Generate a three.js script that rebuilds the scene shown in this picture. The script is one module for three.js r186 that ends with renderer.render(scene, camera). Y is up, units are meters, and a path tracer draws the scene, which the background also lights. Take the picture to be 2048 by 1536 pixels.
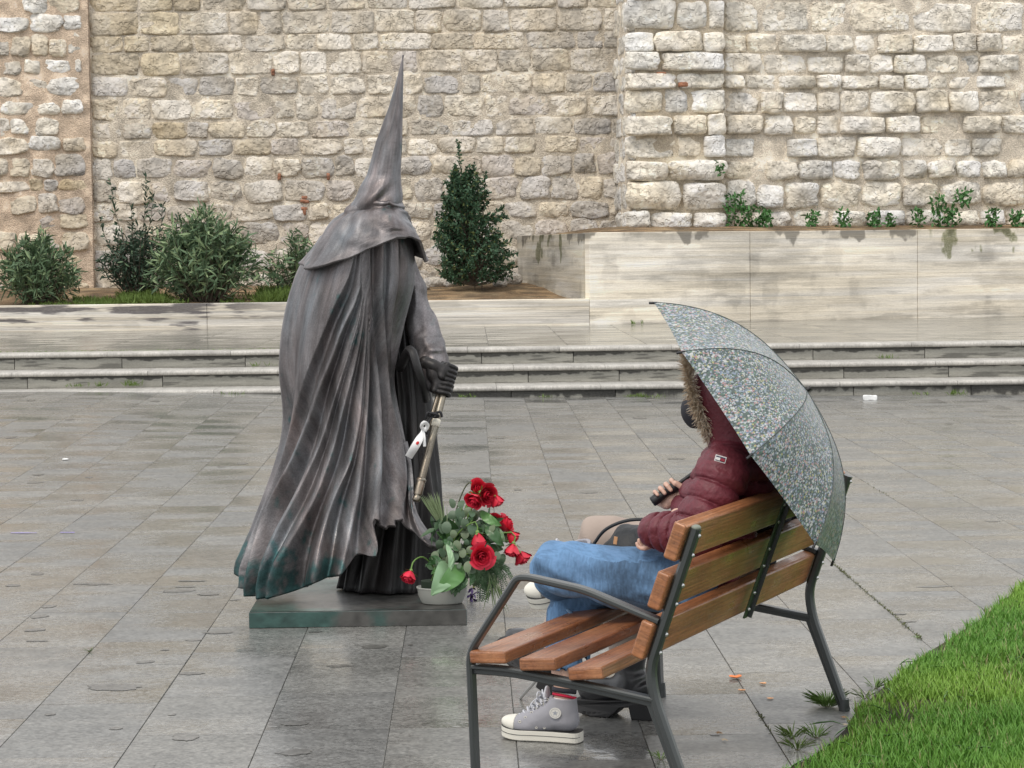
import * as THREE from 'three';
import { mergeGeometries, mergeVertices } from 'three/addons/utils/BufferGeometryUtils.js';
import { RoundedBoxGeometry } from 'three/addons/geometries/RoundedBoxGeometry.js';

// ---------- camera ----------
const scene = new THREE.Scene();
const W = 1024, Ht = 768, FOC = 4500;                       // focal length in pixels of a 2048 x 1536 frame
const camera = new THREE.PerspectiveCamera(2 * Math.atan(768 / FOC) * 180 / Math.PI, W / Ht, 0.1, 400);
camera.position.set(0, 1.55, 0);
camera.rotation.order = 'YXZ';
camera.rotation.set(-0.0595, -0.0184, -0.0115);
camera.updateMatrixWorld(true);

// ---------- overcast sky ----------
{
  const w = 256, h = 128, d = new Float32Array(w * h * 4);
  for (let j = 0; j < h; j++) for (let i = 0; i < w; i++) {
    const el = (j + 0.5) / h * Math.PI - Math.PI / 2, az = i / w * Math.PI * 2;
    const cl = 0.04 * Math.sin(az * 3 + 1.3) * Math.cos(el * 4) + 0.03 * Math.sin(az * 7 + el * 9) * Math.cos(el);
    const L = 0.86 + 0.22 * Math.max(0, Math.sin(el)) + cl, k = (j * w + i) * 4;
    d[k] = L * 0.985; d[k + 1] = L * 1.0; d[k + 2] = L * 1.03; d[k + 3] = 1;
  }
  const t = new THREE.DataTexture(d, w, h, THREE.RGBAFormat, THREE.FloatType);
  t.mapping = THREE.EquirectangularReflectionMapping; t.magFilter = t.minFilter = THREE.LinearFilter; t.needsUpdate = true;
  scene.background = t; scene.environment = t;
}
const sun = new THREE.DirectionalLight(0xfff4e6, 1.15);
sun.position.set(-9, 22, 2); sun.target.position.set(-0.5, 0, -11); scene.add(sun, sun.target);
sun.castShadow = true; sun.shadow.radius = 34; sun.shadow.mapSize.set(2048, 2048);
Object.assign(sun.shadow.camera, { left: -22, right: 22, top: 22, bottom: -30, near: 1, far: 80 });
const renderer = new THREE.WebGLRenderer({ antialias: true });
renderer.setSize(W, Ht);
renderer.toneMapping = THREE.LinearToneMapping;
renderer.toneMappingExposure = 1.3;
renderer.shadowMap.enabled = true;

// ---------- helpers ----------
function RNG(s) { let a = s >>> 0; return () => { a |= 0; a = a + 0x6D2B79F5 | 0; let t = Math.imul(a ^ a >>> 15, 1 | a); t = t + Math.imul(t ^ t >>> 7, 61 | t) ^ t; return ((t ^ t >>> 14) >>> 0) / 4294967296; }; }
const clamp = (x, a = 0, b = 1) => x < a ? a : x > b ? b : x, lerp = (a, b, t) => a + (b - a) * t;
const sstep = (a, b, x) => { const t = clamp((x - a) / (b - a)); return t * t * (3 - 2 * t); };
const h3 = (x, y, z) => { let h = Math.imul(x, 374761393) ^ Math.imul(y, 668265263) ^ Math.imul(z, 2147483647 ^ 0x5bd1e995); h = Math.imul(h ^ h >>> 13, 1274126177); return ((h ^ h >>> 16) >>> 0) / 4294967296; };
function n3(x, y, z = 0) {                                   // value noise, -1..1
  const X = Math.floor(x), Y = Math.floor(y), Z = Math.floor(z); let u = x - X, v = y - Y, w = z - Z;
  u = u * u * (3 - 2 * u); v = v * v * (3 - 2 * v); w = w * w * (3 - 2 * w);
  const L = (a, b, t) => a + (b - a) * t;
  const q = (dz) => L(L(h3(X, Y, Z + dz), h3(X + 1, Y, Z + dz), u), L(h3(X, Y + 1, Z + dz), h3(X + 1, Y + 1, Z + dz), u), v);
  return L(q(0), w ? q(1) : 0, w) * 2 - 1;
}
const fbm = (x, y, z = 0, o = 4) => { let s = 0, a = 0.5; for (let i = 0; i < o; i++) { s += a * n3(x, y, z); x = x * 2.03 + 17.1; y = y * 2.03 + 5.7; z *= 2.03; a *= 0.5; } return s; };
function tn(x, y, px, py, seed) {                            // tileable 2-D value noise, period px, py
  const X = Math.floor(x), Y = Math.floor(y); let u = x - X, v = y - Y; u = u * u * (3 - 2 * u); v = v * v * (3 - 2 * v);
  const m = (a, p) => ((a % p) + p) % p, g = (a, b) => h3(m(a, px), m(b, py), seed);
  return lerp(lerp(g(X, Y), g(X + 1, Y), u), lerp(g(X, Y + 1), g(X + 1, Y + 1), u), v) * 2 - 1;
}
const tfbm = (u, v, fx, fy, seed, o = 5) => { let s = 0, a = 0.5; for (let i = 0; i < o; i++) { s += a * tn(u * fx, v * fy, fx, fy, seed + i * 31); fx *= 2; fy *= 2; a *= 0.5; } return s; };
function tex(w, h, fn, srgb, rep = true) {                   // fn(u, v) -> [r, g, b] 0..1
  const d = new Uint8Array(w * h * 4); let k = 0;
  for (let j = 0; j < h; j++) for (let i = 0; i < w; i++) { const c = fn((i + 0.5) / w, (j + 0.5) / h); d[k++] = clamp(c[0]) * 255; d[k++] = clamp(c[1]) * 255; d[k++] = clamp(c[2]) * 255; d[k++] = c[3] === undefined ? 255 : clamp(c[3]) * 255; }
  const t = new THREE.DataTexture(d, w, h, THREE.RGBAFormat); t.magFilter = THREE.LinearFilter; t.minFilter = THREE.LinearMipmapLinearFilter; t.generateMipmaps = true;
  if (rep) t.wrapS = t.wrapT = THREE.RepeatWrapping; if (srgb) t.colorSpace = THREE.SRGBColorSpace; t.needsUpdate = true; return t;
}
const g1 = (x) => [x, x, x];
const rgb = (r, g, b) => new THREE.Color().setRGB(r, g, b);
const mat = (o) => new THREE.MeshStandardMaterial(o), pmat = (o) => new THREE.MeshPhysicalMaterial(o);
const used = {};
function numbered(n) { const k = used[n] = (used[n] ?? -1) + 1; return k ? n + '_' + String(k).padStart(3, '0') : n; }
function tag(o, label, category, group) { o.userData.label = label; o.userData.category = category; if (group) o.userData.group = group; return o; }
function thing(name, label, category, pos = [0, 0, 0], turn = 0, group) { const o = new THREE.Group(); o.name = numbered(name); o.position.set(...pos); o.rotation.y = turn; scene.add(o); return tag(o, label, category, group); }
function part(name, geo, m, parent, pos) { const o = new THREE.Mesh(geo, m); o.name = parent ? name : numbered(name); o.castShadow = o.receiveShadow = true; if (pos) o.position.set(...pos); (parent || scene).add(o); return o; }
function struct(name, geo, m) { const o = part(name, geo, m); o.userData.kind = 'structure'; return o; }
const V3 = (x, y, z) => new THREE.Vector3(x, y, z);
const _c = V3(), _f = V3();
function at(px, py, depth) { _f.set((px - 1024) / FOC, -(py - 768) / FOC, -1).applyQuaternion(camera.quaternion); return V3(0, 1.55, 0).addScaledVector(_f, depth / -_f.z); }   // measured photo position at a known distance -> metres
function onGround(px, py, h = 0) { _f.set((px - 1024) / FOC, -(py - 768) / FOC, -1).applyQuaternion(camera.quaternion); return V3(0, 1.55, 0).addScaledVector(_f, (h - 1.55) / _f.y); }
function pw(tab, x) { if (x <= tab[0][0]) return tab[0][1]; for (let i = 1; i < tab.length; i++) if (x <= tab[i][0]) return lerp(tab[i - 1][1], tab[i][1], (x - tab[i - 1][0]) / (tab[i][0] - tab[i - 1][0])); return tab[tab.length - 1][1]; }
function geoFrom(pos, idx, uv, col) { const g = new THREE.BufferGeometry(); g.setAttribute('position', new THREE.Float32BufferAttribute(pos, 3)); if (uv) g.setAttribute('uv', new THREE.Float32BufferAttribute(uv, 2)); if (col) g.setAttribute('color', new THREE.Float32BufferAttribute(col, 3)); if (idx) g.setIndex(idx); g.computeVertexNormals(); return g; }
function grid(nu, nv, fn, closeU) {                          // fn(u, v) -> [x, y, z]; returns an open sheet
  const p = [], uv = [], id = [];
  for (let j = 0; j <= nv; j++) for (let i = 0; i <= nu; i++) { const q = fn(i / nu, j / nv); p.push(q[0], q[1], q[2]); uv.push(q[3] ?? i / nu, q[4] ?? j / nv); }
  for (let j = 0; j < nv; j++) for (let i = 0; i < nu; i++) { const a = j * (nu + 1) + i, b = a + 1, c = a + nu + 1, d = c + 1; id.push(a, b, d, a, d, c); }
  const g = geoFrom(p, id, uv); 
  if (closeU) { const n = g.attributes.normal; for (let j = 0; j <= nv; j++) { const a = j * (nu + 1), b = a + nu; const v = V3().fromBufferAttribute(n, a).add(_c.fromBufferAttribute(n, b)).normalize(); n.setXYZ(a, v.x, v.y, v.z); n.setXYZ(b, v.x, v.y, v.z); } }
  return g;
}
function shell(nu, nv, fn, th, colFn) {                      // a sheet of real thickness, rims closed
  const s = grid(nu, nv, fn), P = s.attributes.position, N = s.attributes.normal, U = s.attributes.uv, n = P.count, p = [...P.array], uv = [...U.array], id = [...s.index.array];
  for (let i = 0; i < n; i++) { p.push(P.getX(i) - N.getX(i) * th, P.getY(i) - N.getY(i) * th, P.getZ(i) - N.getZ(i) * th); uv.push(U.getX(i), U.getY(i)); }
  const m = id.length; for (let i = 0; i < m; i += 3) id.push(id[i] + n, id[i + 2] + n, id[i + 1] + n);
  const rim = []; for (let i = 0; i <= nu; i++) rim.push(i); for (let j = 1; j <= nv; j++) rim.push(j * (nu + 1) + nu); for (let i = nu - 1; i >= 0; i--) rim.push(nv * (nu + 1) + i); for (let j = nv - 1; j >= 0; j--) rim.push(j * (nu + 1));
  for (let k = 0; k + 1 < rim.length; k++) { const a = rim[k], b = rim[k + 1]; id.push(a, a + n, b, b, a + n, b + n); }
  let col; if (colFn) { col = []; for (let i = 0; i < p.length / 3; i++) col.push(...colFn(p[3 * i], p[3 * i + 1], p[3 * i + 2], uv[2 * i], uv[2 * i + 1], i >= n)); }
  return geoFrom(p, id, uv, col);
}
function box(x0, y0, z0, x1, y1, z1, bev = 0) { const g = bev ? new RoundedBoxGeometry(x1 - x0, y1 - y0, z1 - z0, 1, bev) : new THREE.BoxGeometry(x1 - x0, y1 - y0, z1 - z0); g.translate((x0 + x1) / 2, (y0 + y1) / 2, (z0 + z1) / 2); return g; }
function tube(pts, r, rs = 8, seg) {                         // r number or function of t; capped
  const c = new THREE.CatmullRomCurve3(pts.map((p) => p.isVector3 ? p : V3(...p)), false, 'centripetal'), n = seg || Math.max(2, pts.length * 4);
  const fr = c.computeFrenetFrames(n, false), pos = [], id = [], uv = []; const L = c.getLength();
  for (let i = 0; i <= n; i++) { const t = i / n, q = c.getPointAt(t), R = typeof r === 'function' ? r(t) : r; for (let k = 0; k <= rs; k++) { const a = k / rs * Math.PI * 2; const v = q.clone().addScaledVector(fr.normals[i], Math.cos(a) * R).addScaledVector(fr.binormals[i], Math.sin(a) * R); pos.push(v.x, v.y, v.z); uv.push(k / rs * 6.28 * R, t * L); } }
  for (let i = 0; i < n; i++) for (let k = 0; k < rs; k++) { const a = i * (rs + 1) + k, b = a + rs + 1; id.push(a, a + 1, b, a + 1, b + 1, b); }
  for (const e of [0, n]) { const q = c.getPointAt(e / n), o = pos.length / 3; pos.push(q.x, q.y, q.z); uv.push(0, 0); const s = e * (rs + 1); for (let k = 0; k < rs; k++) e ? id.push(o, s + k, s + k + 1) : id.push(o, s + k + 1, s + k); }
  return geoFrom(pos, id, uv);
}
function bar(pts, w, t, up) {                                // flat bar of width w (along side vector) swept along points, rounded path; side = given vector
  const c = pts.map((p) => V3(...p)), side = V3(...up).normalize(), pos = [], id = [], uv = []; const n = c.length; let L = 0;
  for (let i = 0; i < n; i++) {
    const d = V3().subVectors(c[Math.min(n - 1, i + 1)], c[Math.max(0, i - 1)]).normalize(), nn = V3().crossVectors(d, side).normalize(); if (i) L += c[i].distanceTo(c[i - 1]);
    const b = Math.min(w, t) * 0.28;
    const sec = [[-w / 2 + b, -t / 2], [w / 2 - b, -t / 2], [w / 2, -t / 2 + b], [w / 2, t / 2 - b], [w / 2 - b, t / 2], [-w / 2 + b, t / 2], [-w / 2, t / 2 - b], [-w / 2, -t / 2 + b]];
    sec.forEach(([s, q], k) => { const v = c[i].clone().addScaledVector(side, s).addScaledVector(nn, q); pos.push(v.x, v.y, v.z); uv.push(k * 0.01, L); });
  }
  for (let i = 0; i + 1 < n; i++) for (let k = 0; k < 8; k++) { const a = i * 8 + k, b = i * 8 + (k + 1) % 8; id.push(a, b, a + 8, b, b + 8, a + 8); }
  for (const e of [0, n - 1]) for (let k = 1; k < 7; k++) e ? id.push(e * 8, e * 8 + k, e * 8 + k + 1) : id.push(0, k + 1, k);
  const g = geoFrom(pos, id, uv); return flat(g);
}
function flat(g, ang = 0.6) { const q = g.index ? g.toNonIndexed() : g; q.computeVertexNormals(); return q; }
function rounded(pts, r, n = 5) {                            // polyline with filleted corners
  const o = [pts[0]];
  for (let i = 1; i + 1 < pts.length; i++) { const a = V3(...pts[i - 1]), b = V3(...pts[i]), c = V3(...pts[i + 1]); const rr = Math.min(r, a.distanceTo(b) * 0.45, b.distanceTo(c) * 0.45); const p = b.clone().addScaledVector(a.sub(b).normalize(), rr), q = b.clone().addScaledVector(c.sub(b).normalize(), rr); for (let k = 0; k <= n; k++) { const t = k / n; o.push([(1 - t) ** 2 * p.x + 2 * t * (1 - t) * b.x + t * t * q.x, (1 - t) ** 2 * p.y + 2 * t * (1 - t) * b.y + t * t * q.y, (1 - t) ** 2 * p.z + 2 * t * (1 - t) * b.z + t * t * q.z]); } }
  o.push(pts[pts.length - 1]); return o;
}
function boxUV(g, s = 1, ox = 0, oy = 0) {                   // uv in metres from the dominant normal
  const q = g.index ? g.toNonIndexed() : g; if (!q.attributes.normal) q.computeVertexNormals(); const P = q.attributes.position, N = q.attributes.normal, uv = [];
  for (let i = 0; i < P.count; i += 3) { let nx = 0, ny = 0, nz = 0; for (let k = 0; k < 3; k++) { nx += N.getX(i + k); ny += N.getY(i + k); nz += N.getZ(i + k); } nx = Math.abs(nx); ny = Math.abs(ny); nz = Math.abs(nz); for (let k = 0; k < 3; k++) { const x = P.getX(i + k), y = P.getY(i + k), z = P.getZ(i + k); if (ny >= nx && ny >= nz) uv.push(x * s + ox, z * s + oy); else if (nx >= nz) uv.push(z * s + ox, y * s + oy); else uv.push(x * s + ox, y * s + oy); } }
  q.setAttribute('uv', new THREE.Float32BufferAttribute(uv, 2)); return q;
}
function merge(list) { const l = list.map((g) => { const q = g.index ? g.toNonIndexed() : g.clone(); for (const k of Object.keys(q.attributes)) if (!['position', 'normal', 'uv', 'color'].includes(k)) q.deleteAttribute(k); if (!q.attributes.uv) q.setAttribute('uv', new THREE.Float32BufferAttribute(new Float32Array(q.attributes.position.count * 2), 2)); return q; }); const hasC = l.some((q) => q.attributes.color); if (hasC) for (const q of l) if (!q.attributes.color) q.setAttribute('color', new THREE.Float32BufferAttribute(new Float32Array(q.attributes.position.count * 3).fill(1), 3)); return mergeGeometries(l); }
// surface of a distance field on a grid (naive surface nets)
function surf(f, b, cell, colFn) {
  const [x0, y0, z0, x1, y1, z1] = b, nx = Math.ceil((x1 - x0) / cell) + 1, ny = Math.ceil((y1 - y0) / cell) + 1, nz = Math.ceil((z1 - z0) / cell) + 1, F = new Float32Array(nx * ny * nz), I = (i, j, k) => (k * ny + j) * nx + i;
  for (let k = 0; k < nz; k++) for (let j = 0; j < ny; j++) for (let i = 0; i < nx;) { const v = f(x0 + i * cell, y0 + j * cell, z0 + k * cell); F[I(i, j, k)] = v; i++; const skip = Math.floor((Math.abs(v) - 0.03) / (cell * 1.4)); for (let s = 0; s < skip && i < nx; s++, i++) F[I(i, j, k)] = v > 0 ? 1 : -1; }
  const vi = new Int32Array(nx * ny * nz).fill(-1), p = [], id = [];
  for (let k = 0; k + 1 < nz; k++) for (let j = 0; j + 1 < ny; j++) for (let i = 0; i + 1 < nx; i++) {
    const c = [F[I(i, j, k)], F[I(i + 1, j, k)], F[I(i, j + 1, k)], F[I(i + 1, j + 1, k)], F[I(i, j, k + 1)], F[I(i + 1, j, k + 1)], F[I(i, j + 1, k + 1)], F[I(i + 1, j + 1, k + 1)]];
    let m = 0; for (let q = 0; q < 8; q++) if (c[q] < 0) m++; if (m === 0 || m === 8) continue;
    let sx = 0, sy = 0, sz = 0, n = 0;
    for (const [a, e] of EDG) { const u = c[a], v = c[e]; if ((u < 0) !== (v < 0)) { const t = u / (u - v); sx += (a & 1) + ((e & 1) - (a & 1)) * t; sy += (a >> 1 & 1) + ((e >> 1 & 1) - (a >> 1 & 1)) * t; sz += (a >> 2) + ((e >> 2) - (a >> 2)) * t; n++; } }
    vi[I(i, j, k)] = p.length / 3; p.push(x0 + (i + sx / n) * cell, y0 + (j + sy / n) * cell, z0 + (k + sz / n) * cell);
  }
  const quad = (a, b2, c, d, flip) => { if (a < 0 || b2 < 0 || c < 0 || d < 0) return; flip ? id.push(a, c, b2, a, d, c) : id.push(a, b2, c, a, c, d); };
  for (let k = 1; k + 1 < nz; k++) for (let j = 1; j + 1 < ny; j++) for (let i = 1; i + 1 < nx; i++) {
    const o = F[I(i, j, k)] < 0;
    if (o !== F[I(i + 1, j, k)] < 0) quad(vi[I(i, j - 1, k - 1)], vi[I(i, j, k - 1)], vi[I(i, j, k)], vi[I(i, j - 1, k)], !o);
    if (o !== F[I(i, j + 1, k)] < 0) quad(vi[I(i - 1, j, k - 1)], vi[I(i - 1, j, k)], vi[I(i, j, k)], vi[I(i, j, k - 1)], !o);
    if (o !== F[I(i, j, k + 1)] < 0) quad(vi[I(i - 1, j - 1, k)], vi[I(i, j - 1, k)], vi[I(i, j, k)], vi[I(i - 1, j, k)], !o);
  }
  const g = geoFrom(p, id); const N = g.attributes.normal, uv = [], col = [], e = cell * 0.5;
  for (let i = 0; i < p.length; i += 3) {
    const x = p[i], y = p[i + 1], z = p[i + 2]; let gx = f(x + e, y, z) - f(x - e, y, z), gy = f(x, y + e, z) - f(x, y - e, z), gz = f(x, y, z + e) - f(x, y, z - e); const l = Math.hypot(gx, gy, gz) || 1; gx /= l; gy /= l; gz /= l;
    N.setXYZ(i / 3, gx, gy, gz); const ax = Math.abs(gx), ay = Math.abs(gy), az = Math.abs(gz); if (ax >= ay && ax >= az) uv.push(z, y); else if (ay >= az) uv.push(x, z); else uv.push(x, y);
    if (colFn) col.push(...colFn(x, y, z, gx, gy, gz));
  }
  g.setAttribute('uv', new THREE.Float32BufferAttribute(uv, 2)); if (colFn) g.setAttribute('color', new THREE.Float32BufferAttribute(col, 3)); return boxUV(g);
}
const EDG = [[0, 1], [2, 3], [4, 5], [6, 7], [0, 2], [1, 3], [4, 6], [5, 7], [0, 4], [1, 5], [2, 6], [3, 7]];
function cap(x, y, z, a, b) {                                // distance to a tapered capsule a=[x,y,z,r] b=[x,y,z,r]
  const bx = b[0] - a[0], by = b[1] - a[1], bz = b[2] - a[2], px = x - a[0], py = y - a[1], pz = z - a[2]; const t = clamp((px * bx + py * by + pz * bz) / (bx * bx + by * by + bz * bz + 1e-9)); return Math.hypot(px - bx * t, py - by * t, pz - bz * t) - lerp(a[3], b[3], t);
}
function capT(x, y, z, a, b) { const bx = b[0] - a[0], by = b[1] - a[1], bz = b[2] - a[2]; return clamp(((x - a[0]) * bx + (y - a[1]) * by + (z - a[2]) * bz) / (bx * bx + by * by + bz * bz + 1e-9)); }
const smin = (a, b, k) => { const h = Math.max(k - Math.abs(a - b), 0) / k; return Math.min(a, b) - h * h * k * 0.25; };

// a hand closed round a rod that runs along y (rod radius r); wrist leaves towards -x; one continuous surface
function fist(r, wr = 0.024, cell = 0.0035, wv = [-1, -0.05, -0.05], fat = 1) {
  const seg = [], R = r + 0.0085; const F = [[0.031, 0.0082, 2.5], [0.0105, 0.0088, 2.75], [-0.0105, 0.0085, 2.65], [-0.031, 0.0074, 2.35]];
  for (const [y, f0, wrap] of F) { const fr = f0 * fat; let p; for (let k = 0; k <= 5; k++) { const a = 2.5 - k / 5 * wrap * 1.25, q = [Math.cos(a) * R * (k === 0 ? 1.15 : 1), y + (k - 2) * 0.0008, Math.sin(a) * R, fr * (1.08 - 0.07 * k + (k === 2 || k === 4 ? 0.06 : 0))]; if (p) seg.push([p, q]); p = q; } }
  { let p; for (const q of [[-R * 1.25, 0.024, -0.014, 0.012], [-R * 0.75, 0.043, -R * 0.95, 0.0105], [R * 0.15, 0.045, -R * 1.0, 0.0095], [R * 0.85, 0.038, -R * 0.55, 0.0085]]) { if (p) seg.push([p, q]); p = q; } }
  const palm = [[[-R * 1.25, 0.03, 0.012, 0.0125], [-R * 1.6, -0.03, 0.008, 0.0125]], [[-R * 1.45, 0.02, -0.008, 0.014], [-R * 1.7, -0.022, -0.006, 0.014]], [[-R * 1.5, 0, 0.002, 0.018], [-0.045 + wv[0] * 0.04, wv[1] * 0.04, wv[2] * 0.04, wr]], [[-0.045 + wv[0] * 0.04, wv[1] * 0.04, wv[2] * 0.04, wr], [-0.045 + wv[0] * 0.085, wv[1] * 0.085, wv[2] * 0.085, wr * 1.05]]];
  return surf((x, y, z) => { let d = 9, m = 9; for (const [a, b] of palm) d = smin(d, cap(x, y, z, a, b), 0.016); for (const [a, b] of seg) m = Math.min(m, cap(x, y, z, a, b)); return smin(d, m, 0.006 * fat); }, [-0.16, -0.11, -0.11, 0.06, 0.12, 0.08], cell);
}

// ---------- ground, paving ----------
const rampX = [[-9, 0.21], [-7, 0.2], [-3.6, 0.165], [0.43, 0.055], [5.7, 0.02], [12, 0.01]];
const gy = (x, z) => pw(rampX, x) * sstep(-13, -22.8, z);    // the plaza rises a little towards the steps on the left
const graniteC = tex(1024, 1024, (u, v) => {
  const big = tfbm(u, v, 3, 4, 1, 5), mid = tfbm(u, v, 24, 32, 2, 4), gr = tn(u * 300, v * 300, 300, 300, 9), g2 = tn(u * 140, v * 150, 140, 150, 10);
  const st = tfbm(u, v, 6, 24, 14, 3);
  let L = 0.8 + big * 0.13 + mid * 0.08 + gr * 0.11 + g2 * 0.1 + st * 0.04; return [L, L * 0.995, L * 0.975];
}, true);
const graniteB = tex(512, 512, (u, v) => g1(0.5 + tfbm(u, v, 90, 90, 20, 3) * 0.5 + tfbm(u, v, 6, 6, 22, 3) * 0.3));
const graniteR = tex(512, 512, (u, v) => { const r = 0.23 + tfbm(u, v, 3, 5, 31, 5) * 0.32 + tn(u * 120, v * 120, 120, 120, 33) * 0.04; return [1, clamp(r, 0.1, 0.5), 0]; });
const pave = [[0.272, 0.272, 0.265], [0.262, 0.264, 0.26], [0.285, 0.283, 0.273], [0.25, 0.253, 0.252], [0.272, 0.268, 0.257]].map((c) => mat({ color: rgb(...c), map: graniteC, bumpMap: graniteB, bumpScale: 0.0006, roughnessMap: graniteR, roughness: 1 }));
const paveSmooth = [[0.34, 0.33, 0.3], [0.32, 0.31, 0.285], [0.36, 0.35, 0.315]].map((c) => mat({ color: rgb(...c), map: graniteC, bumpMap: graniteB, bumpScale: 0.0007, roughnessMap: graniteR, roughness: 0.62 }));
const jointM = mat({ color: rgb(0.19, 0.188, 0.175), roughness: 0.7 });
{ // bed of sand under the slabs, reaching to the horizon
  const g = grid(60, 60, (u, v) => { const x = lerp(-14, 14, u), z = lerp(2, -22.9, v); return [x, gy(x, z) - 0.006, z]; });
  const far = new THREE.PlaneGeometry(600, 600).rotateX(-Math.PI / 2).translate(0, -0.3, -100);
  struct('ground', merge([g, far]), jointM);
}
function slabGeo(x0, x1, z0, z1, hy, rnd, bev = 0.0012, th = 0.03) {   // hy(x,z) top height; z0 > z1
  const q = [0, 0, 0, 0].map(() => (rnd() - 0.5) * 0.0012), ou = rnd() * 4, ov = rnd() * 4, p = [], uv = [], id = [], s = 0.55;
  const ring = (ins, dy) => [[x0 + ins, z0 - ins], [x1 - ins, z0 - ins], [x1 - ins, z1 + ins], [x0 + ins, z1 + ins]].forEach(([x, z], k) => { p.push(x, hy(x, z) + dy + q[k], z); uv.push(x * s + ou, z * s + ov); });
  ring(bev, 0); ring(0, -bev); ring(0, -th);
  id.push(0, 1, 2, 0, 2, 3); for (const o of [0, 4]) for (let k = 0; k < 4; k++) { const a = o + k, b = o + (k + 1) % 4; id.push(a, a + 4, b, b, a + 4, b + 4); }
  return flat(geoFrom(p, id, uv));
}
{
  const pv = new THREE.Group(); pv.name = 'paving'; pv.userData.kind = 'structure'; scene.add(pv);
  const rnd = RNG(11), near = [], cw = 0.408, X0 = -1.502;
  for (let c = -20; c < 26; c++) {
    const x0 = X0 + c * cw, x1 = x0 + cw; let z = 1.5 - rnd() * 0.8;
    while (z > -22.78) {
      let z1 = z - (0.5 + rnd() * 0.42); if (z1 < -22.3) z1 = -22.79;
      const cx = (x0 + x1) / 2, cz = (z + z1) / 2, d = -cz, px = (cx + 0.0184 * cz) / Math.max(0.1, d);
      const gap = 0.0009 + rnd() * 0.0009, g = slabGeo(x0 + gap, x1 - gap, z - gap, z1 + gap, gy, rnd), m = pave[Math.floor(rnd() * 5)];
      const vis = d > 5.6 && Math.abs(px) < 0.245;
      near.push({ g, m, d, vis }); z = z1;
    }
  }
  const v = near.filter((s) => s.vis).sort((a, b) => a.d - b.d); v.slice(0, 290).forEach((s) => { s.own = true; part('paving_slab', s.g, s.m, pv); });
  pave.forEach((m) => { const l = near.filter((s) => !s.own && s.m === m).map((s) => s.g); if (l.length) { const o = part('far_paving_slabs', merge(l), m, pv); o.userData.kind = 'stuff'; } });
  // damp spots that have soaked into the stone
  const dm = mat({ color: rgb(0.19, 0.187, 0.18), roughness: 0.3, map: graniteC, bumpMap: graniteB, bumpScale: 0.0006 });
  const spots = [[230, 1375, 55, 9], [372, 1474, 27, 10], [290, 1533, 24, 10], [592, 1447, 30, 6], [588, 1505, 31, 8], [680, 1332, 25, 4], [750, 1294, 27, 5], [382, 1347, 22, 4], [436, 1265, 26, 3.5], [388, 1280, 16, 3.5], [292, 1324, 18, 4], [78, 1233, 16, 5], [72, 1260, 21, 4], [72, 1282, 20, 2], [360, 1182, 32, 4], [417, 1188, 20, 4], [185, 1168, 36, 3], [372, 1174, 21, 2], [385, 1162, 30, 1.6], [76, 1148, 14, 3.5], [25, 1171, 14, 3], [98, 1213, 14, 4], [232, 1457, 14, 4], [95, 1052, 0, 0], [155, 1002, 13, 2.4], [70, 971, 15, 2.2], [76, 957, 10, 2], [178, 961, 8, 2], [486, 935, 11, 2.2], [442, 941, 7, 1.6], [139, 867, 8, 2], [311, 832, 9, 1.8], [63, 835, 8, 2], [24, 897, 10, 1.8], [1012, 834, 10, 2], [1280, 845, 14, 2], [1355, 921, 18, 2], [1178, 986, 17, 2.4], [1165, 807, 9, 1.6], [1048, 847, 0, 0], [925, 909, 7, 2], [1000, 884, 11, 1.4], [1035, 981, 8, 1.8], [1090, 969, 6, 1.6], [955, 964, 18, 2], [1870, 1173, 34, 3], [1800, 1228, 16, 2.2], [1815, 1243, 16, 2.2], [1150, 1560, 20, 5], [1430, 1470, 10, 3], [1530, 960, 12, 1.5], [1900, 852, 8, 1.6], [1985, 1043, 14, 1.2], [1540, 1300, 0, 0], [630, 1264, 14, 2.4], [330, 1300, 9, 2], [345, 1430, 8, 2], [100, 1429, 10, 3], [470, 1200, 10, 2], [820, 1290, 5, 2]];
  const r2 = RNG(5);
  for (const [px, py, a, b] of spots) {
    if (!a) continue; const c = onGround(px, py), D = -c.z, rx = a * D / FOC, rz = Math.max(b, 1.6) * D * D / (FOC * 1.75), n = 40, p = [], id = [], uv = []; const ph = r2() * 9, sk = (r2() - 0.5) * 0.9;
    const P = (x, z, dy) => { p.push(x, gy(x, z) + dy, z); uv.push(x * 0.55, z * 0.55); };
    P(c.x, c.z, 0.0016); for (let k = 0; k < n; k++) { const t = k / n * Math.PI * 2, e = 1 + 0.3 * n3(Math.cos(t) * 1.7 + ph, Math.sin(t) * 1.7, ph) + 0.16 * n3(Math.cos(t) * 6 + ph, Math.sin(t) * 6, ph); const s = Math.sign(Math.cos(t)) * Math.abs(Math.cos(t)) ** 0.9; P(c.x + rx * s * e, c.z + rz * (Math.sin(t) * e * 0.8 + sk * s * 0.5), 0.0016); }
    for (let k = 0; k < n; k++) id.push(0, 1 + (k + 1) % n, 1 + k); part('damp_spot', geoFrom(p, id, uv), dm, pv);
  }
}

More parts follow.
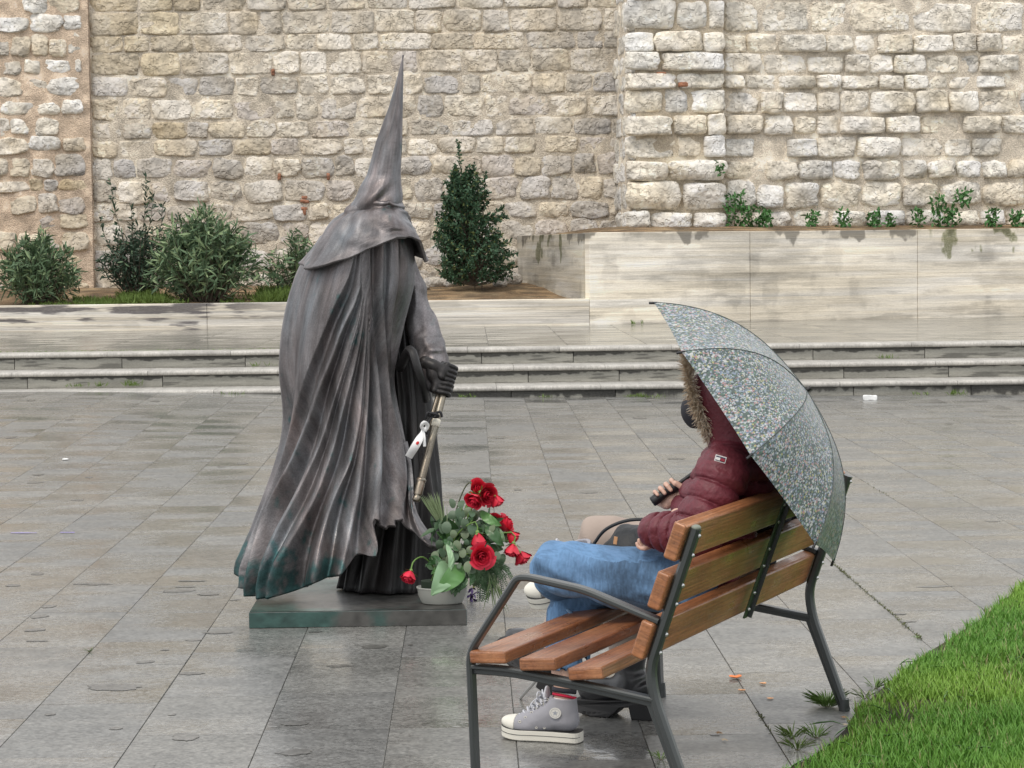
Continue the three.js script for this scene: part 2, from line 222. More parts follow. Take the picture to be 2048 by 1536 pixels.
// ---------- steps and terrace ----------
const stepZ = [-22.8, -23.4, -24.0], stepY = [0.17, 0.34, 0.51], TY = 0.51;
const stepC = tex(1024, 256, (u, v) => { const b = tfbm(u, v, 8, 3, 41, 5), g = tn(u * 260, v * 70, 260, 70, 44), s = tfbm(u, v, 50, 2, 47, 4); const L = 0.8 + b * 0.13 + g * 0.07 + s * 0.06; return [L, L * 0.99, L * 0.965]; }, true);
const riserC = tex(2048, 256, (u, v) => {                     // grime that hangs in ragged tongues from the nosing
  const b = tfbm(u, v, 10, 3, 51, 5), g = tn(u * 500, v * 60, 500, 60, 54), edge = 0.78 + tfbm(u, v, 90, 3, 56, 4) * 0.22 + tfbm(u, 0.5, 9, 1, 58, 3) * 0.36, k = sstep(edge - 0.06, edge + 0.05, v + g * 0.04), dr = sstep(0.1, 0.34, tfbm(u, v, 14, 3, 61, 5)) * 0.3;
  let L = 0.72 + b * 0.14 + g * 0.06; L *= 1 - dr; L = lerp(L, 0.3 + g * 0.08 + b * 0.1, k * 0.85); return [L, L * 0.995, L * 0.965];
}, true);
const treadM = mat({ color: rgb(0.66, 0.65, 0.63), map: stepC, bumpMap: graniteB, bumpScale: 0.002, roughness: 0.42 }), riserM = mat({ color: rgb(0.62, 0.61, 0.57), map: riserC, bumpMap: graniteB, bumpScale: 0.002, roughness: 0.62 });
{
  const st = thing('stone_steps', 'three wide grey stone steps with rounded nosings and black grime below them', 'steps', [0, 0, -23.6]);
  const rnd = RNG(23), jx = [[-9.6, -8.1, -6.7, -5.35, -3.9, -2.6, -1.3, 0.26, 1.32, 2.55, 3.75, 4.95, 6.3, 7.6, 9, 10.4], [-9.6, -8.4, -7.1, -5.9, -4.75, -3.35, -2.0, -0.5, 0.45, 1.4, 2.5, 3.75, 4.85, 6.1, 7.4, 8.8, 10.4], [-9.6, -8.8, -7.4, -6.2, -5.0, -3.86, -2.55, -1.3, -0.03, 0.95, 2.15, 3.52, 4.72, 5.9, 7.2, 8.6, 10.4]];
  for (let k = 0; k < 3; k++) {
    const zf = stepZ[k], y1 = stepY[k], y0 = k ? stepY[k - 1] : -0.2, zb = k < 2 ? stepZ[k + 1] - 0.06 : zf - 0.36, t = 0.048, r = t / 2;
    for (let i = 0; i + 1 < jx[k].length; i++) {
      const a = jx[k][i] + 0.002, b = jx[k][i + 1] - 0.002, prof = [[zb, 0], [zf + r, 0]], ou = rnd();
      const pts = [[zb, y1 - t], [zf + 0.02, y1 - t]]; for (let q = 0; q <= 6; q++) { const an = -Math.PI / 2 + q / 6 * Math.PI; pts.push([zf + 0.02 + Math.cos(an) * r, y1 - r + Math.sin(an) * r]); } pts.push([zb, y1]);
      const p = [], uv = [], id = [], n = pts.length; let L = 0;
      for (const x of [a, b]) { L = 0; pts.forEach(([z, y], q) => { if (q) L += Math.hypot(z - pts[q - 1][0], y - pts[q - 1][1]); p.push(x, y - 0.004 * (1 - Math.min(1, 40 * Math.min(x - a, b - x) + 1)), z); uv.push(x * 0.4 + ou, L * 0.8); }); }
      for (let q = 0; q + 1 < n; q++) id.push(q, q + n, q + 1, q + 1, q + n, q + n + 1);
      for (let q = 1; q + 1 < n; q++) { id.push(0, q, q + 1); id.push(n, n + q + 1, n + q); }
      const g = geoFrom(p, id, uv); part('tread', flat(g), treadM, st, [0, 0, 23.6]);
    }
    for (let i = 0; i + 1 < jx[k].length; i++) {
      const sh = (rnd() - 0.5) * 0.3, a = jx[k][i] + (i ? 0.15 : 0) + 0.003, b = jx[k][i + 1] + 0.15 - 0.003; const g = box(a, y0, zf - 0.3, b, y1 - 0.05, zf - 0.004 - rnd() * 0.004, 0.004), uv = [], P = g.attributes.position; const ou = rnd();
      for (let q = 0; q < P.count; q++) uv.push(P.getX(q) * 0.17 + ou, clamp((P.getY(q) - (y1 - 0.175)) / 0.125, 0.01, 0.99)); g.setAttribute('uv', new THREE.Float32BufferAttribute(uv, 2)); part('riser', g, riserM, st, [0, 0, 23.6]);
    }
  }
}
{
  const tr = new THREE.Group(); tr.name = 'terrace'; tr.userData.kind = 'structure'; scene.add(tr);
  part('bed', box(-14, -0.25, -33.6, 14, TY - 0.008, -24.3), jointM, tr);
  const rnd = RNG(37), cw = 0.86; const l = [];
  let z = -24.365, row = 0;
  while (z > -32.9) { const z1 = Math.max(-33, z - (0.62 + rnd() * 0.25)); for (let c = -16; c < 16; c++) { const x0 = c * cw + 0.2 + (row % 2 ? 0.0 : 0), x1 = x0 + cw; const g = slabGeo(x0 + 0.003, x1 - 0.003, z - 0.003, z1 + 0.003, () => TY, rnd), m = paveSmooth[Math.floor(rnd() * 3)]; const X = (x0 + x1) / 2; if (Math.abs(X - 0.5) < 7.6 && z > -31.5 ) part('terrace_slab', g, m, tr); else l.push(g); } z = z1; row++; }
  const o = part('hidden_terrace_slabs', merge(l), paveSmooth[0], tr); o.userData.kind = 'stuff';
}

// ---------- board-marked concrete planter walls ----------
function boardTex(seed, stain) {
  return tex(2048, 512, (u, v) => {
    const bd = v * 11 + tfbm(u, 0.3, 5, 1, seed, 2) * 0.12, row = Math.floor(bd), fr = bd - row, off = h3(row, seed, 3);
    const long = tfbm(u + off, v, 6, 30, seed + 1, 4), blot = tfbm(u, v, 9, 6, seed + 2, 5), gr = tn(u * 700, v * 170, 700, 170, seed + 3), fine = tfbm(u + off, v, 30, 120, seed + 5, 3);
    let L = 0.93 + long * 0.09 + blot * 0.2 + gr * 0.03 + fine * 0.04; const seam = sstep(0.05, 0.0, fr) * (0.35 + 0.65 * sstep(0, 0.3, tn(u * 30, row, 30, 99, seed + 8))); L -= seam * 0.1; L -= 0.07 * sstep(0.1, 0.4, tfbm(u, v, 40, 3, seed + 21, 5)) + 0.09 * sstep(0.12, 0.34, tfbm(u, v, 16, 10, seed + 23, 6));
    const tan = clamp(0.5 + tfbm(u + off * 0.4, v, 6, 9, seed + 9, 4) * 1.5) * 0.5;
    let c = [L, L * lerp(0.99, 0.95, tan), L * lerp(0.97, 0.85, tan)]; return stain(u, v, c, blot, gr);
  }, true);
}
const concB = tex(512, 512, (u, v) => g1(0.5 + tfbm(u, v, 4, 40, 71, 4) * 0.5 + tn(u * 200, v * 200, 200, 200, 73) * 0.12));
const mixc = (c, d, k) => c.map((x, i) => lerp(x, d[i], k));
const highTex = boardTex(101, (u, v, c, b, g) => {            // green algae and black runs that start at the top edge
  const top = 1 - v, e = tfbm(u, v, 60, 4, 131, 4), al = sstep(0.02, 0.2, e + 0.16 - top * 1.3) * sstep(0.40, 0.44, u) * sstep(0.66, 0.6, u) * 0.75, bl = sstep(0.1, 0.3, e + 0.12 - top * 2.6 + tn(u * 9, 0, 9, 1, 133) * 0.14) * 0.5;
  const dr = sstep(0.2, 0.4, tfbm(u, v, 24, 5, 137, 6) + 0.04) * 0.1;
  c = mixc(c, [0.5, 0.48, 0.44], dr); c = mixc(c, [0.3, 0.29, 0.27], bl); return mixc(c, [0.33, 0.35, 0.2], al * (0.7 + g * 0.3));
});
const lowTex = boardTex(151, (u, v, c, b, g) => {             // black mould over the upper half, mostly on the left run
  const e = tfbm(u, v, 34, 7, 161, 5), k = sstep(-0.06, 0.26, e + 0.14 - (1 - v) * 0.62 + tn(u * 12, 0.5, 12, 1, 163) * 0.22) * sstep(0.76, 0.66, u) * 0.82; return mixc(c, [0.3, 0.29, 0.31], k * (0.85 + g * 0.2));
});
const concHigh = mat({ color: rgb(0.86, 0.835, 0.785), map: highTex, bumpMap: concB, bumpScale: 0.006, roughness: 0.75 }), concLow = mat({ color: rgb(0.8, 0.78, 0.745), map: lowTex, bumpMap: concB, bumpScale: 0.006, roughness: 0.72 }), concSideShade = mat({ color: rgb(0.55, 0.54, 0.51), map: highTex, bumpMap: concB, bumpScale: 0.006, roughness: 0.8 });  // side copy is darker: shade of the return face put into the colour
function wallUV(g, L, y0, y1, u0 = 0) { const q = g.index ? g.toNonIndexed() : g, P = q.attributes.position, uv = []; for (let i = 0; i < P.count; i++) uv.push(u0 + P.getX(i) / L, (P.getY(i) - y0) / (y1 - y0)); q.setAttribute('uv', new THREE.Float32BufferAttribute(uv, 2)); return q; }
const WZ = -30.84, CX = 1.647, HA = 0.246;
{
  const lo = thing('planter_wall', 'low white concrete planter wall stained with black mould', 'wall', [CX, TY, WZ]);
  for (const [a, b] of [[-15.6, -10.4], [-10.4, -5.24], [-5.24, -0.004]]) part('panel', wallUV(box(a + 0.002, -0.02, -0.34, b - 0.002, 0.357, 0, 0.008), 15.6, 0, 0.357, 1), concLow, lo);
  const hi = thing('retaining_wall', 'tall pale board-marked concrete wall with green algae along its top', 'wall', [CX, TY, WZ], HA);
  const cuts = [0, 2.35, 4.9, 7.3, 9.7, 12, 14.4];
  for (let i = 0; i + 1 < cuts.length; i++) part('panel', wallUV(box(cuts[i] + (i ? 0.002 : 0), -0.02, -0.32 - (i % 2) * 0.002, cuts[i + 1] - 0.002, 1.266 - (i % 2) * 0.004, -(i % 2) * 0.003, 0.01), 12, 0, 1.27), concHigh, hi);
  const B = at(1040, 520, 35), dx = B.x - CX, dz = -35 - WZ + 0.02, Ls = Math.hypot(dx, dz);
  const sg = box(0.1, -0.02, -0.16, Ls, 1.258, 0.14, 0.01); const sd = part('return_panel', wallUV(sg, 9, 0, 1.27, 0.3), concSideShade, hi); const ang = Math.atan2(-dz, dx); sd.rotation.y = ang - HA; sd.position.set(0.12, 0, -0.1);
}
// soil in the two planters
const soilC = tex(512, 512, (u, v) => { const L = 0.66 + tfbm(u, v, 6, 6, 171, 5) * 0.35 + tn(u * 150, v * 150, 150, 150, 173) * 0.16, t = tfbm(u, v, 4, 4, 175, 3); return [L, L * (0.9 + t * 0.06), L * (0.76 + t * 0.1)]; }, true);
const soilM = mat({ color: rgb(0.5, 0.43, 0.34), map: soilC, roughness: 0.95, bumpMap: soilC, bumpScale: 0.02 });
const soilL = (x, z) => 0.835 + sstep(-31.1, -34.4, z) * 0.2 + 0.03 * fbm(x * 1.3, z * 1.3) ;
const soilR = (x, z) => 1.755 + sstep(0, 2.4, (WZ - 0.25 * (x - CX)) - z - 0.3) * (0.12 + 0.02 * fbm(x * 2, z * 2)) * sstep(0.1, 1.3, x - (CX + (z - WZ) * 0.212));
{
  struct('soil_bed', grid(120, 30, (u, v) => { const x = lerp(-14, 2.2, u), z = lerp(-31.14, -36, v); return [x, soilL(x, z), z, x * 0.7, z * 0.7]; }), soilM);
  struct('soil_bed_upper', grid(90, 24, (u, v) => { const z0 = WZ - 0.3 - 0.25 * lerp(0, 11, u), x = CX - 1.0 * v + lerp(0.05, 11, u); const z = z0 - v * 4.5; return [x, soilR(x, z), z, x * 0.7, z * 0.7]; }), soilM);
}

// ---------- ruined stone wall ----------
const stoneC = tex(1024, 1024, (u, v) => { const b = tfbm(u, v, 5, 5, 181, 6), p = tfbm(u, v, 40, 40, 183, 4), pit = sstep(0.22, 0.4, tfbm(u, v, 26, 34, 185, 4)), w = tfbm(u, v, 3, 3, 187, 4), L = 0.96 + b * 0.2 + p * 0.15 - pit * 0.11; return [L * (1 + w * 0.03), L * (0.985 - w * 0.01), L * (0.952 - w * 0.09)]; }, true);
const stoneB = tex(1024, 1024, (u, v) => g1(0.5 + tfbm(u, v, 8, 9, 191, 6) * 0.75 + tfbm(u, v, 34, 38, 193, 4) * 0.3 - sstep(0.16, 0.34, tfbm(u, v, 30, 34, 185, 3)) * 0.35));
const sM = (r, g, b) => mat({ color: rgb(r, g, b), map: stoneC, bumpMap: stoneB, bumpScale: 0.05, roughness: 0.9 });
const PAL = {
  cream: [[0.78, 0.725, 0.64], [0.7, 0.655, 0.585], [0.82, 0.765, 0.68], [0.72, 0.66, 0.575], [0.64, 0.595, 0.53]].map((c) => sM(...c)), ochre: [[0.66, 0.57, 0.43], [0.7, 0.62, 0.48], [0.6, 0.53, 0.42]].map((c) => sM(...c)),
  grey: [[0.62, 0.59, 0.56], [0.54, 0.515, 0.49], [0.67, 0.635, 0.595], [0.61, 0.56, 0.515]].map((c) => sM(...c)), pale: [[0.88, 0.845, 0.78], [0.85, 0.81, 0.745], [0.9, 0.865, 0.81], [0.81, 0.775, 0.71]].map((c) => sM(...c)), white: [[0.88, 0.87, 0.845], [0.82, 0.805, 0.78], [0.73, 0.72, 0.7]].map((c) => sM(...c)),
};
const brickM = mat({ color: rgb(0.4, 0.19, 0.12), map: stoneC, bumpMap: stoneB, bumpScale: 0.02, roughness: 0.9 });
const ST = [-1, -0.965, -0.82, -0.42, 0, 0.42, 0.82, 0.965, 1];
function stoneGeo(w, h, dep, pow, rough, rnd, rnda = 0.12) {   // front towards +z, back at z = 0
  const nu = 8, nv = 8, sd = rnd() * 100, ou = rnd() * 3, ov = rnd() * 3, n0 = lerp(7, 2.6, clamp(rnda / 0.4)), cut = [0, 1, 2, 3].map(() => rnd() * rnda), tl = (rnd() - 0.5) * rough, tv = (rnd() - 0.5) * rough;
  return grid(nu, nv, (u, v) => {
    const s = ST[Math.round(u * nu)], t = ST[Math.round(v * nv)], r0 = Math.max(Math.abs(s), Math.abs(t)), ne = n0 + 3 * cut[(s > 0 ? 1 : 0) + (t > 0 ? 2 : 0)] / (rnda + 0.02), f = r0 ? r0 / (Math.abs(s) ** ne + Math.abs(t) ** ne) ** (1 / ne) : 1, ss = s * f, tt = t * f;
    const ed = Math.max(Math.abs(s), Math.abs(t)), back = ed > 0.999; const wob = 0.09 + rnda * 0.4, x = ss * w / 2 * (0.97 + wob * 0.8 * n3(ss * 1.6 + sd, tt * 1.8, sd)) , y = tt * h / 2 * (0.97 + wob * n3(ss * 1.8, tt * 1.6 + sd, sd + 9));
    const bul = (1 - Math.abs(s) ** pow) * (1 - Math.abs(t) ** pow); let z = back ? -0.02 : dep * (0.45 + 0.55 * bul ** 0.7) + rough * dep * (0.9 * fbm(x * 5 + sd, y * 5, sd) - 0.8 * Math.abs(n3(x * 4 + sd, y * 5, sd + 2)) + tl * s + tv * t) + 0.012 * n3(x * 16 + sd, y * 16, 3);
    return [x, y, back ? -0.02 : Math.max(0.004, z), x * 0.5 + ou, y * 0.5 + ov];
  });
}
const mortarC = tex(512, 512, (u, v) => { const L = 0.9 + tfbm(u, v, 8, 8, 201, 5) * 0.25 + tn(u * 140, v * 140, 140, 140, 203) * 0.1; return [L, L * 0.97, L * 0.92]; }, true);
function ruin(name, label, pos, turn, L, y0, y1, mcol, bump) {
  const w = thing(name, label, 'wall', pos, turn); const mm = mat({ color: rgb(...mcol), map: mortarC, bumpMap: mortarC, bumpScale: 0.03, roughness: 0.95 });
  const nu = Math.round(L * 16), nv = Math.round((y1 - y0) * 16); const face = grid(nu, nv, (u, v) => { const x = u * L, y = lerp(y0, y1, v); return [x, y, 0.012 + bump * (fbm(x * 2.3 + pos[0], y * 2.3, 4) + 0.7 * fbm(x * 6 + 3, y * 6, 9, 3)), x * 0.7, y * 0.7]; });
  part('mortar', merge([face, boxUV(box(0, y0, -0.9, L, y1, -0.06), 0.7)]), mm, w); return w;
}
function course(w, x0, x1, ya, yb, o, rnd) {                 // one row of stones; o: wmin, wmax, dep, pow, rough, pal(x), gap
  let x = x0; while (x < x1 - 0.08) {
    let e = x + lerp(o.wmin, o.wmax, rnd()); if (x1 - e < o.wmin * 0.7) e = x1; const hh = yb - ya, cx = (x + e) / 2; const sc = 1 - (o.vary || 0) * rnd(), g = stoneGeo(e - x - o.gap, (hh - o.gap) * sc, o.dep * (0.7 + 0.6 * rnd()), o.pow + rnd() * o.pow * 0.5, o.rough, rnd, o.round);
    if (!(o.skip && rnd() < o.skip)) { const p = o.pal(cx, ya); const m = part('stone', g, p[Math.floor(rnd() * p.length)], w, [cx, (ya + yb) / 2 + (rnd() - 0.5) * (o.jit || 0) - (1 - sc) * hh * 0.2, (rnd() - 0.5) * (o.jz || 0)]); m.rotation.z = (rnd() - 0.5) * (o.rot || 0.03); }
    x = e;
  }
}
const hC = (py) => 1.55 - (py - 505) * 35 / FOC, hR = (py) => 1.55 - (py - 493) * 33.9 / FOC;
{
  // central stretch
  const x0 = at(180, 300, 35).x, x1 = 3.2, rnd = RNG(301);
  const w = ruin('ruined_wall', 'long weathered wall of squared cream stones with rounded cobbles lower down', [x0, 0, -35], 0, x1 - x0, 0.6, 6.7, [0.77, 0.73, 0.67], 0.022);
  const rows = [-140, -90, -50, -12, 27, 73, 107, 153, 195, 242, 278, 314, 358, 406, 442, 492, 540, 610];
  const lx = (px) => at(px, 300, 35).x - x0;
  for (let i = 0; i + 1 < rows.length; i++) {
    const ya = hC(rows[i + 1]), yb = hC(rows[i]), up = rows[i] < 150, low = rows[i] > 300;
    course(w, 0.02, x1 - x0, ya, yb, up ? { wmin: 0.34, wmax: 0.85, dep: 0.046, pow: 14, rough: 0.7, gap: -0.004, round: 0.06, jit: 0.015, pal: (x) => x < lx(400) + (i - 4) * -0.25 ? PAL.ochre : (x > lx(560) && rnd() < 0.18 ? PAL.grey : PAL.cream) }
      : low ? { wmin: 0.3, wmax: 0.66, dep: 0.06, pow: 4.4, rough: 0.7, gap: -0.005, round: 0.3, jit: 0.04, jz: 0.03, rot: 0.12, vary: 0.12, pal: (x) => rnd() < (x > lx(1050) ? 0.75 : 0.6) ? PAL.grey : PAL.cream }
        : { wmin: 0.32, wmax: 0.68, dep: 0.045, pow: 7, rough: 0.7, gap: 0.0, round: 0.16, jit: 0.02, jz: 0.015, rot: 0.06, vary: 0.1, pal: (x) => { const q = rnd(); return q < 0.35 ? PAL.grey : q < 0.45 && x < lx(700) ? PAL.ochre : PAL.cream; } }, rnd);
  }
  for (const [px, py, a] of [[549, 148, 1], [605, 403, 0], [611, 404, 0], [607, 425, 1], [607, 418, 0], [558, 354, 1], [656, 355, 1], [608, 396, 0]]) part('brick', stoneGeo(a ? 0.055 : 0.1, a ? 0.11 : 0.05, 0.045, 6, 0.3, rnd, 0.1), brickM, w, [lx(px), hC(py), 0.025]);
  // fallen stones at its foot
  for (const [px, py, d, ww, hh] of [[835, 545, 34.2, 0.36, 0.28], [868, 562, 33.9, 0.42, 0.2], [905, 566, 33.8, 0.3, 0.16], [1020, 560, 34.1, 0.38, 0.26], [800, 560, 34.1, 0.3, 0.26], [1000, 575, 33.6, 0.22, 0.12], [845, 578, 33.4, 0.24, 0.1]]) {
    const p = at(px, py, d), g = surf((x, y, z) => Math.hypot(x / ww, y / hh, z / 0.3) * 0.25 - 0.125 + 0.03 * fbm(x * 7 + px, y * 7, z * 7), [-ww, -hh, -0.3, ww, hh, 0.3], 0.035); const o = part('fallen_stone', g, PAL.grey[px % 4]); o.position.set(p.x, soilL(p.x, p.z) + hh * 0.25, p.z); tag(o, { 800: 'rounded grey rock half buried at the wall foot beside the bronze shoulder', 835: 'tall grey rock leaning on the wall foot behind the bronze sleeve', 868: 'broad flat grey rock left of the evergreen shrub', 905: 'small low grey rock touching the evergreen shrub', 1020: 'grey rock between the evergreen shrub and the concrete return wall', 1000: 'small pale rock on bare soil under the evergreen shrub', 845: 'thin flat stone lying on bare soil behind the bronze sleeve' }[px], 'rock', 'rocks fallen at the foot of the wall');
  }
}
{
  // rubble stretch with wide pink mortar
  const x1 = at(182, 300, 34.85).x, x0 = -13, rnd = RNG(311);
  const w = ruin('rubble_wall', 'rough rubble wall of white and brown stones set in wide pinkish mortar', [x0, 0, -34.85], 0, x1 - x0, 0.6, 6.7, [0.76, 0.645, 0.55], 0.035);
  const rows = [-120, -70, -20, 30, 68, 116, 152, 196, 228, 268, 304, 352, 382, 424, 456, 500, 550, 610];
  for (let i = 0; i + 1 < rows.length; i++) { const lo = rows[i] > 280; course(w, 0.4 + rnd() * 0.2, x1 - x0 - 0.04 - rnd() * 0.1, hC(rows[i + 1]), hC(rows[i]), { wmin: 0.22, wmax: 0.62, dep: 0.07, pow: 3, rough: 0.8, gap: 0.0, round: 0.34, jit: 0.06, jz: 0.03, rot: 0.22, vary: 0.24, skip: 0.05, pal: () => lo ? (rnd() < 0.4 ? PAL.grey : rnd() < 0.5 ? PAL.ochre : PAL.cream) : (rnd() < 0.55 ? PAL.white : PAL.cream) }, rnd); }
}
{
  // right stretch: proud, eroded courses
  const A = at(1258, 300, 33.75), rnd = RNG(321), L = 12.4, ang = 0.12;
  const w = ruin('eroded_wall', 'pale eroded stone wall with proud uneven courses above the concrete wall', [A.x, 0, A.z], ang, L, 1.3, 6.7, [0.88, 0.84, 0.78], 0.05);
  const rows = [-150, -100, -52, 2, 66, 107, 148, 179, 228, 271, 318, 361, 418, 458], kx = (px) => (at(px, 300, 34.3).x - A.x) / Math.cos(ang);
  for (let i = 0; i + 1 < rows.length; i++) {
    const top = rows[i] < 60, base = rows[i] >= 300; const yb = hR(rows[i]), ya = hR(rows[i + 1]);
    const o = top ? { wmin: 0.55, wmax: 1.0, dep: 0.05, pow: 10, rough: 0.35, gap: 0.02, round: 0.05, jz: 0.04, pal: () => PAL.pale } : base ? { wmin: 0.38, wmax: 0.72, dep: 0.14, pow: 4.4, rough: 0.55, gap: 0.01, round: 0.26, jit: 0.03, jz: 0.06, rot: 0.1, vary: 0.15, pal: () => rnd() < 0.65 ? PAL.white : PAL.pale } : { wmin: 0.3, wmax: 0.72, dep: 0.1, pow: 10, rough: 0.55, gap: 0.004, round: 0.07, jit: 0.02, jz: 0.12, rot: 0.04, vary: 0.2, skip: 0.05, pal: () => rnd() < 0.86 ? PAL.pale : PAL.white };
    course(w, kx(1440), L, ya, yb, o, rnd);
    // corner pier, standing further out
    course(w, -0.12, kx(1436), ya + (rnd() - 0.5) * 0.05, yb, { ...o, wmin: 0.34, wmax: 0.85, dep: base ? 0.2 : 0.12, skip: 0, jz: 0.12, pal: () => rnd() < 0.6 ? PAL.white : PAL.pale, pow: base ? 4 : 7, round: 0.13, gap: 0.0, vary: 0.12 }, rnd);
  }
  part('pier_side', boxUV(box(0.05, 1.3, -0.9, 0.33, 6.7, -0.02), 0.7), PAL.grey[0], w);
  w.children.forEach((c) => { if (c.name === 'stone' && c.position.x < kx(1436)) c.position.z += 0.3; });
  part('pier_core', boxUV(box(0.05, 1.3, -0.85, kx(1432), 6.7, 0.31), 0.7), mat({ color: rgb(0.6, 0.55, 0.47), map: mortarC, bumpMap: mortarC, bumpScale: 0.03, roughness: 0.95 }), w);
  for (let i = 0; i + 1 < rows.length; i++) { const ya = hR(rows[i + 1]), yb = hR(rows[i]); let z = 0.3; while (z > -0.75) { const ww = 0.32 + rnd() * 0.3, m = part('stone', stoneGeo(ww, yb - ya, 0.05, 6, 0.6, rnd, 0.12), PAL.white[Math.floor(rnd() * 3)], w, [0.03, (ya + yb) / 2, z - ww / 2]); m.rotation.y = -Math.PI / 2; z -= ww; } }
  for (const [px, py] of [[1352, 172], [1308, 152]]) part('brick', stoneGeo(0.16, 0.07, 0.06, 6, 0.4, rnd, 0.12), brickM, w, [kx(px), hR(py), px < 1430 ? 0.34 : 0.04]);
}

// ---------- plants ----------
const leafM = (r, g, b, ro = 0.55) => pmat({ color: rgb(r, g, b), roughness: ro, transmission: 0.0, side: THREE.DoubleSide, specularIntensity: 0.6 });
const leafMats = { oleander: leafM(0.1, 0.16, 0.085), dark: leafM(0.05, 0.085, 0.055), evergreen: leafM(0.045, 0.095, 0.05), yellow: leafM(0.16, 0.19, 0.07), ivy: leafM(0.065, 0.17, 0.05), weed: leafM(0.13, 0.2, 0.045), light: leafM(0.23, 0.31, 0.16) };
const twigM = mat({ color: rgb(0.12, 0.095, 0.07), roughness: 0.9 });
function leafAt(o, p, d, up, L, Wd, bend = 0.2) {             // one folded lance-shaped leaf: 6 triangles
  const s = V3().crossVectors(d, up).normalize(), n = V3().crossVectors(s, d).normalize(), b = o.p.length / 3;
  const P = (t, w, h) => { const v = p.clone().addScaledVector(d, L * t).addScaledVector(s, Wd * w).addScaledVector(n, L * (h - bend * t * t)); o.p.push(v.x, v.y, v.z); };
  P(0, 0, 0); P(0.42, 0.5, 0.03); P(0.42, -0.5, 0.03); P(0.42, 0, 0); P(0.78, 0.32, 0.02); P(0.78, -0.32, 0.02); P(1, 0, 0);
  o.i.push(b, b + 3, b + 1, b, b + 2, b + 3, b + 1, b + 3, b + 4, b + 3, b + 2, b + 5, b + 4, b + 3, b + 6, b + 3, b + 5, b + 6);
}
const leafGeo = (o) => { const g = geoFrom(o.p, o.i); return g; };
function rdir(rnd, up = 0) { const a = rnd() * 6.283, z = rnd() * 2 - 1, r = Math.sqrt(1 - z * z); return V3(r * Math.cos(a), z + up, r * Math.sin(a)).normalize(); }
function shrub(label, base, stems, o, seed, group) {          // stems: function(rnd, k) -> list of points
  const rnd = RNG(seed), t = thing('shrub', label, 'shrub', [base.x, base.y, base.z], 0, group), lo = [{ p: [], i: [] }, { p: [], i: [] }], tw = [];
  for (let k = 0; k < o.n; k++) {
    const pts = stems(rnd, k); const c = new THREE.CatmullRomCurve3(pts); tw.push(tube(pts, (q) => o.r * (1 - 0.8 * q), 4, 5));
    const len = c.getLength(), m = Math.round(len * o.dens);
    for (let i = 0; i < m; i++) { const q = o.bare + (1 - o.bare) * Math.sqrt((i + rnd()) / m), p = c.getPointAt(Math.min(1, q)), tg = c.getTangentAt(Math.min(1, q)), d = rdir(rnd).addScaledVector(tg, o.along).normalize(); leafAt(lo[rnd() < o.mix ? 1 : 0], p, d, rdir(rnd, 0.8), o.L * (0.6 + 0.6 * rnd()), o.W * (0.7 + 0.5 * rnd()), 0.05 + rnd() * 0.3); }
  }
  part('stems', merge(tw), twigM, t);
  const cr = part('foliage', leafGeo(lo[0]), o.m[0], t); cr.userData.label = o.leafLabel; if (lo[1].p.length) part('young_leaves', leafGeo(lo[1]), o.m[1], t); return t;
}
const dome = (w, h, dp, up = 1) => (rnd) => { const a = rnd() * 6.283, r = Math.sqrt(rnd()), x = Math.cos(a) * r * w, z = Math.sin(a) * r * dp, y = h * (0.2 + 0.85 * Math.sqrt(Math.max(0, 1 - r * r))) * (0.72 + 0.34 * rnd()) * up; return [V3(x * 0.18, -0.05, z * 0.18), V3(x * 0.55, y * 0.45, z * 0.55), V3(x, y * (0.85 + 0.15 * rnd()), z)]; };
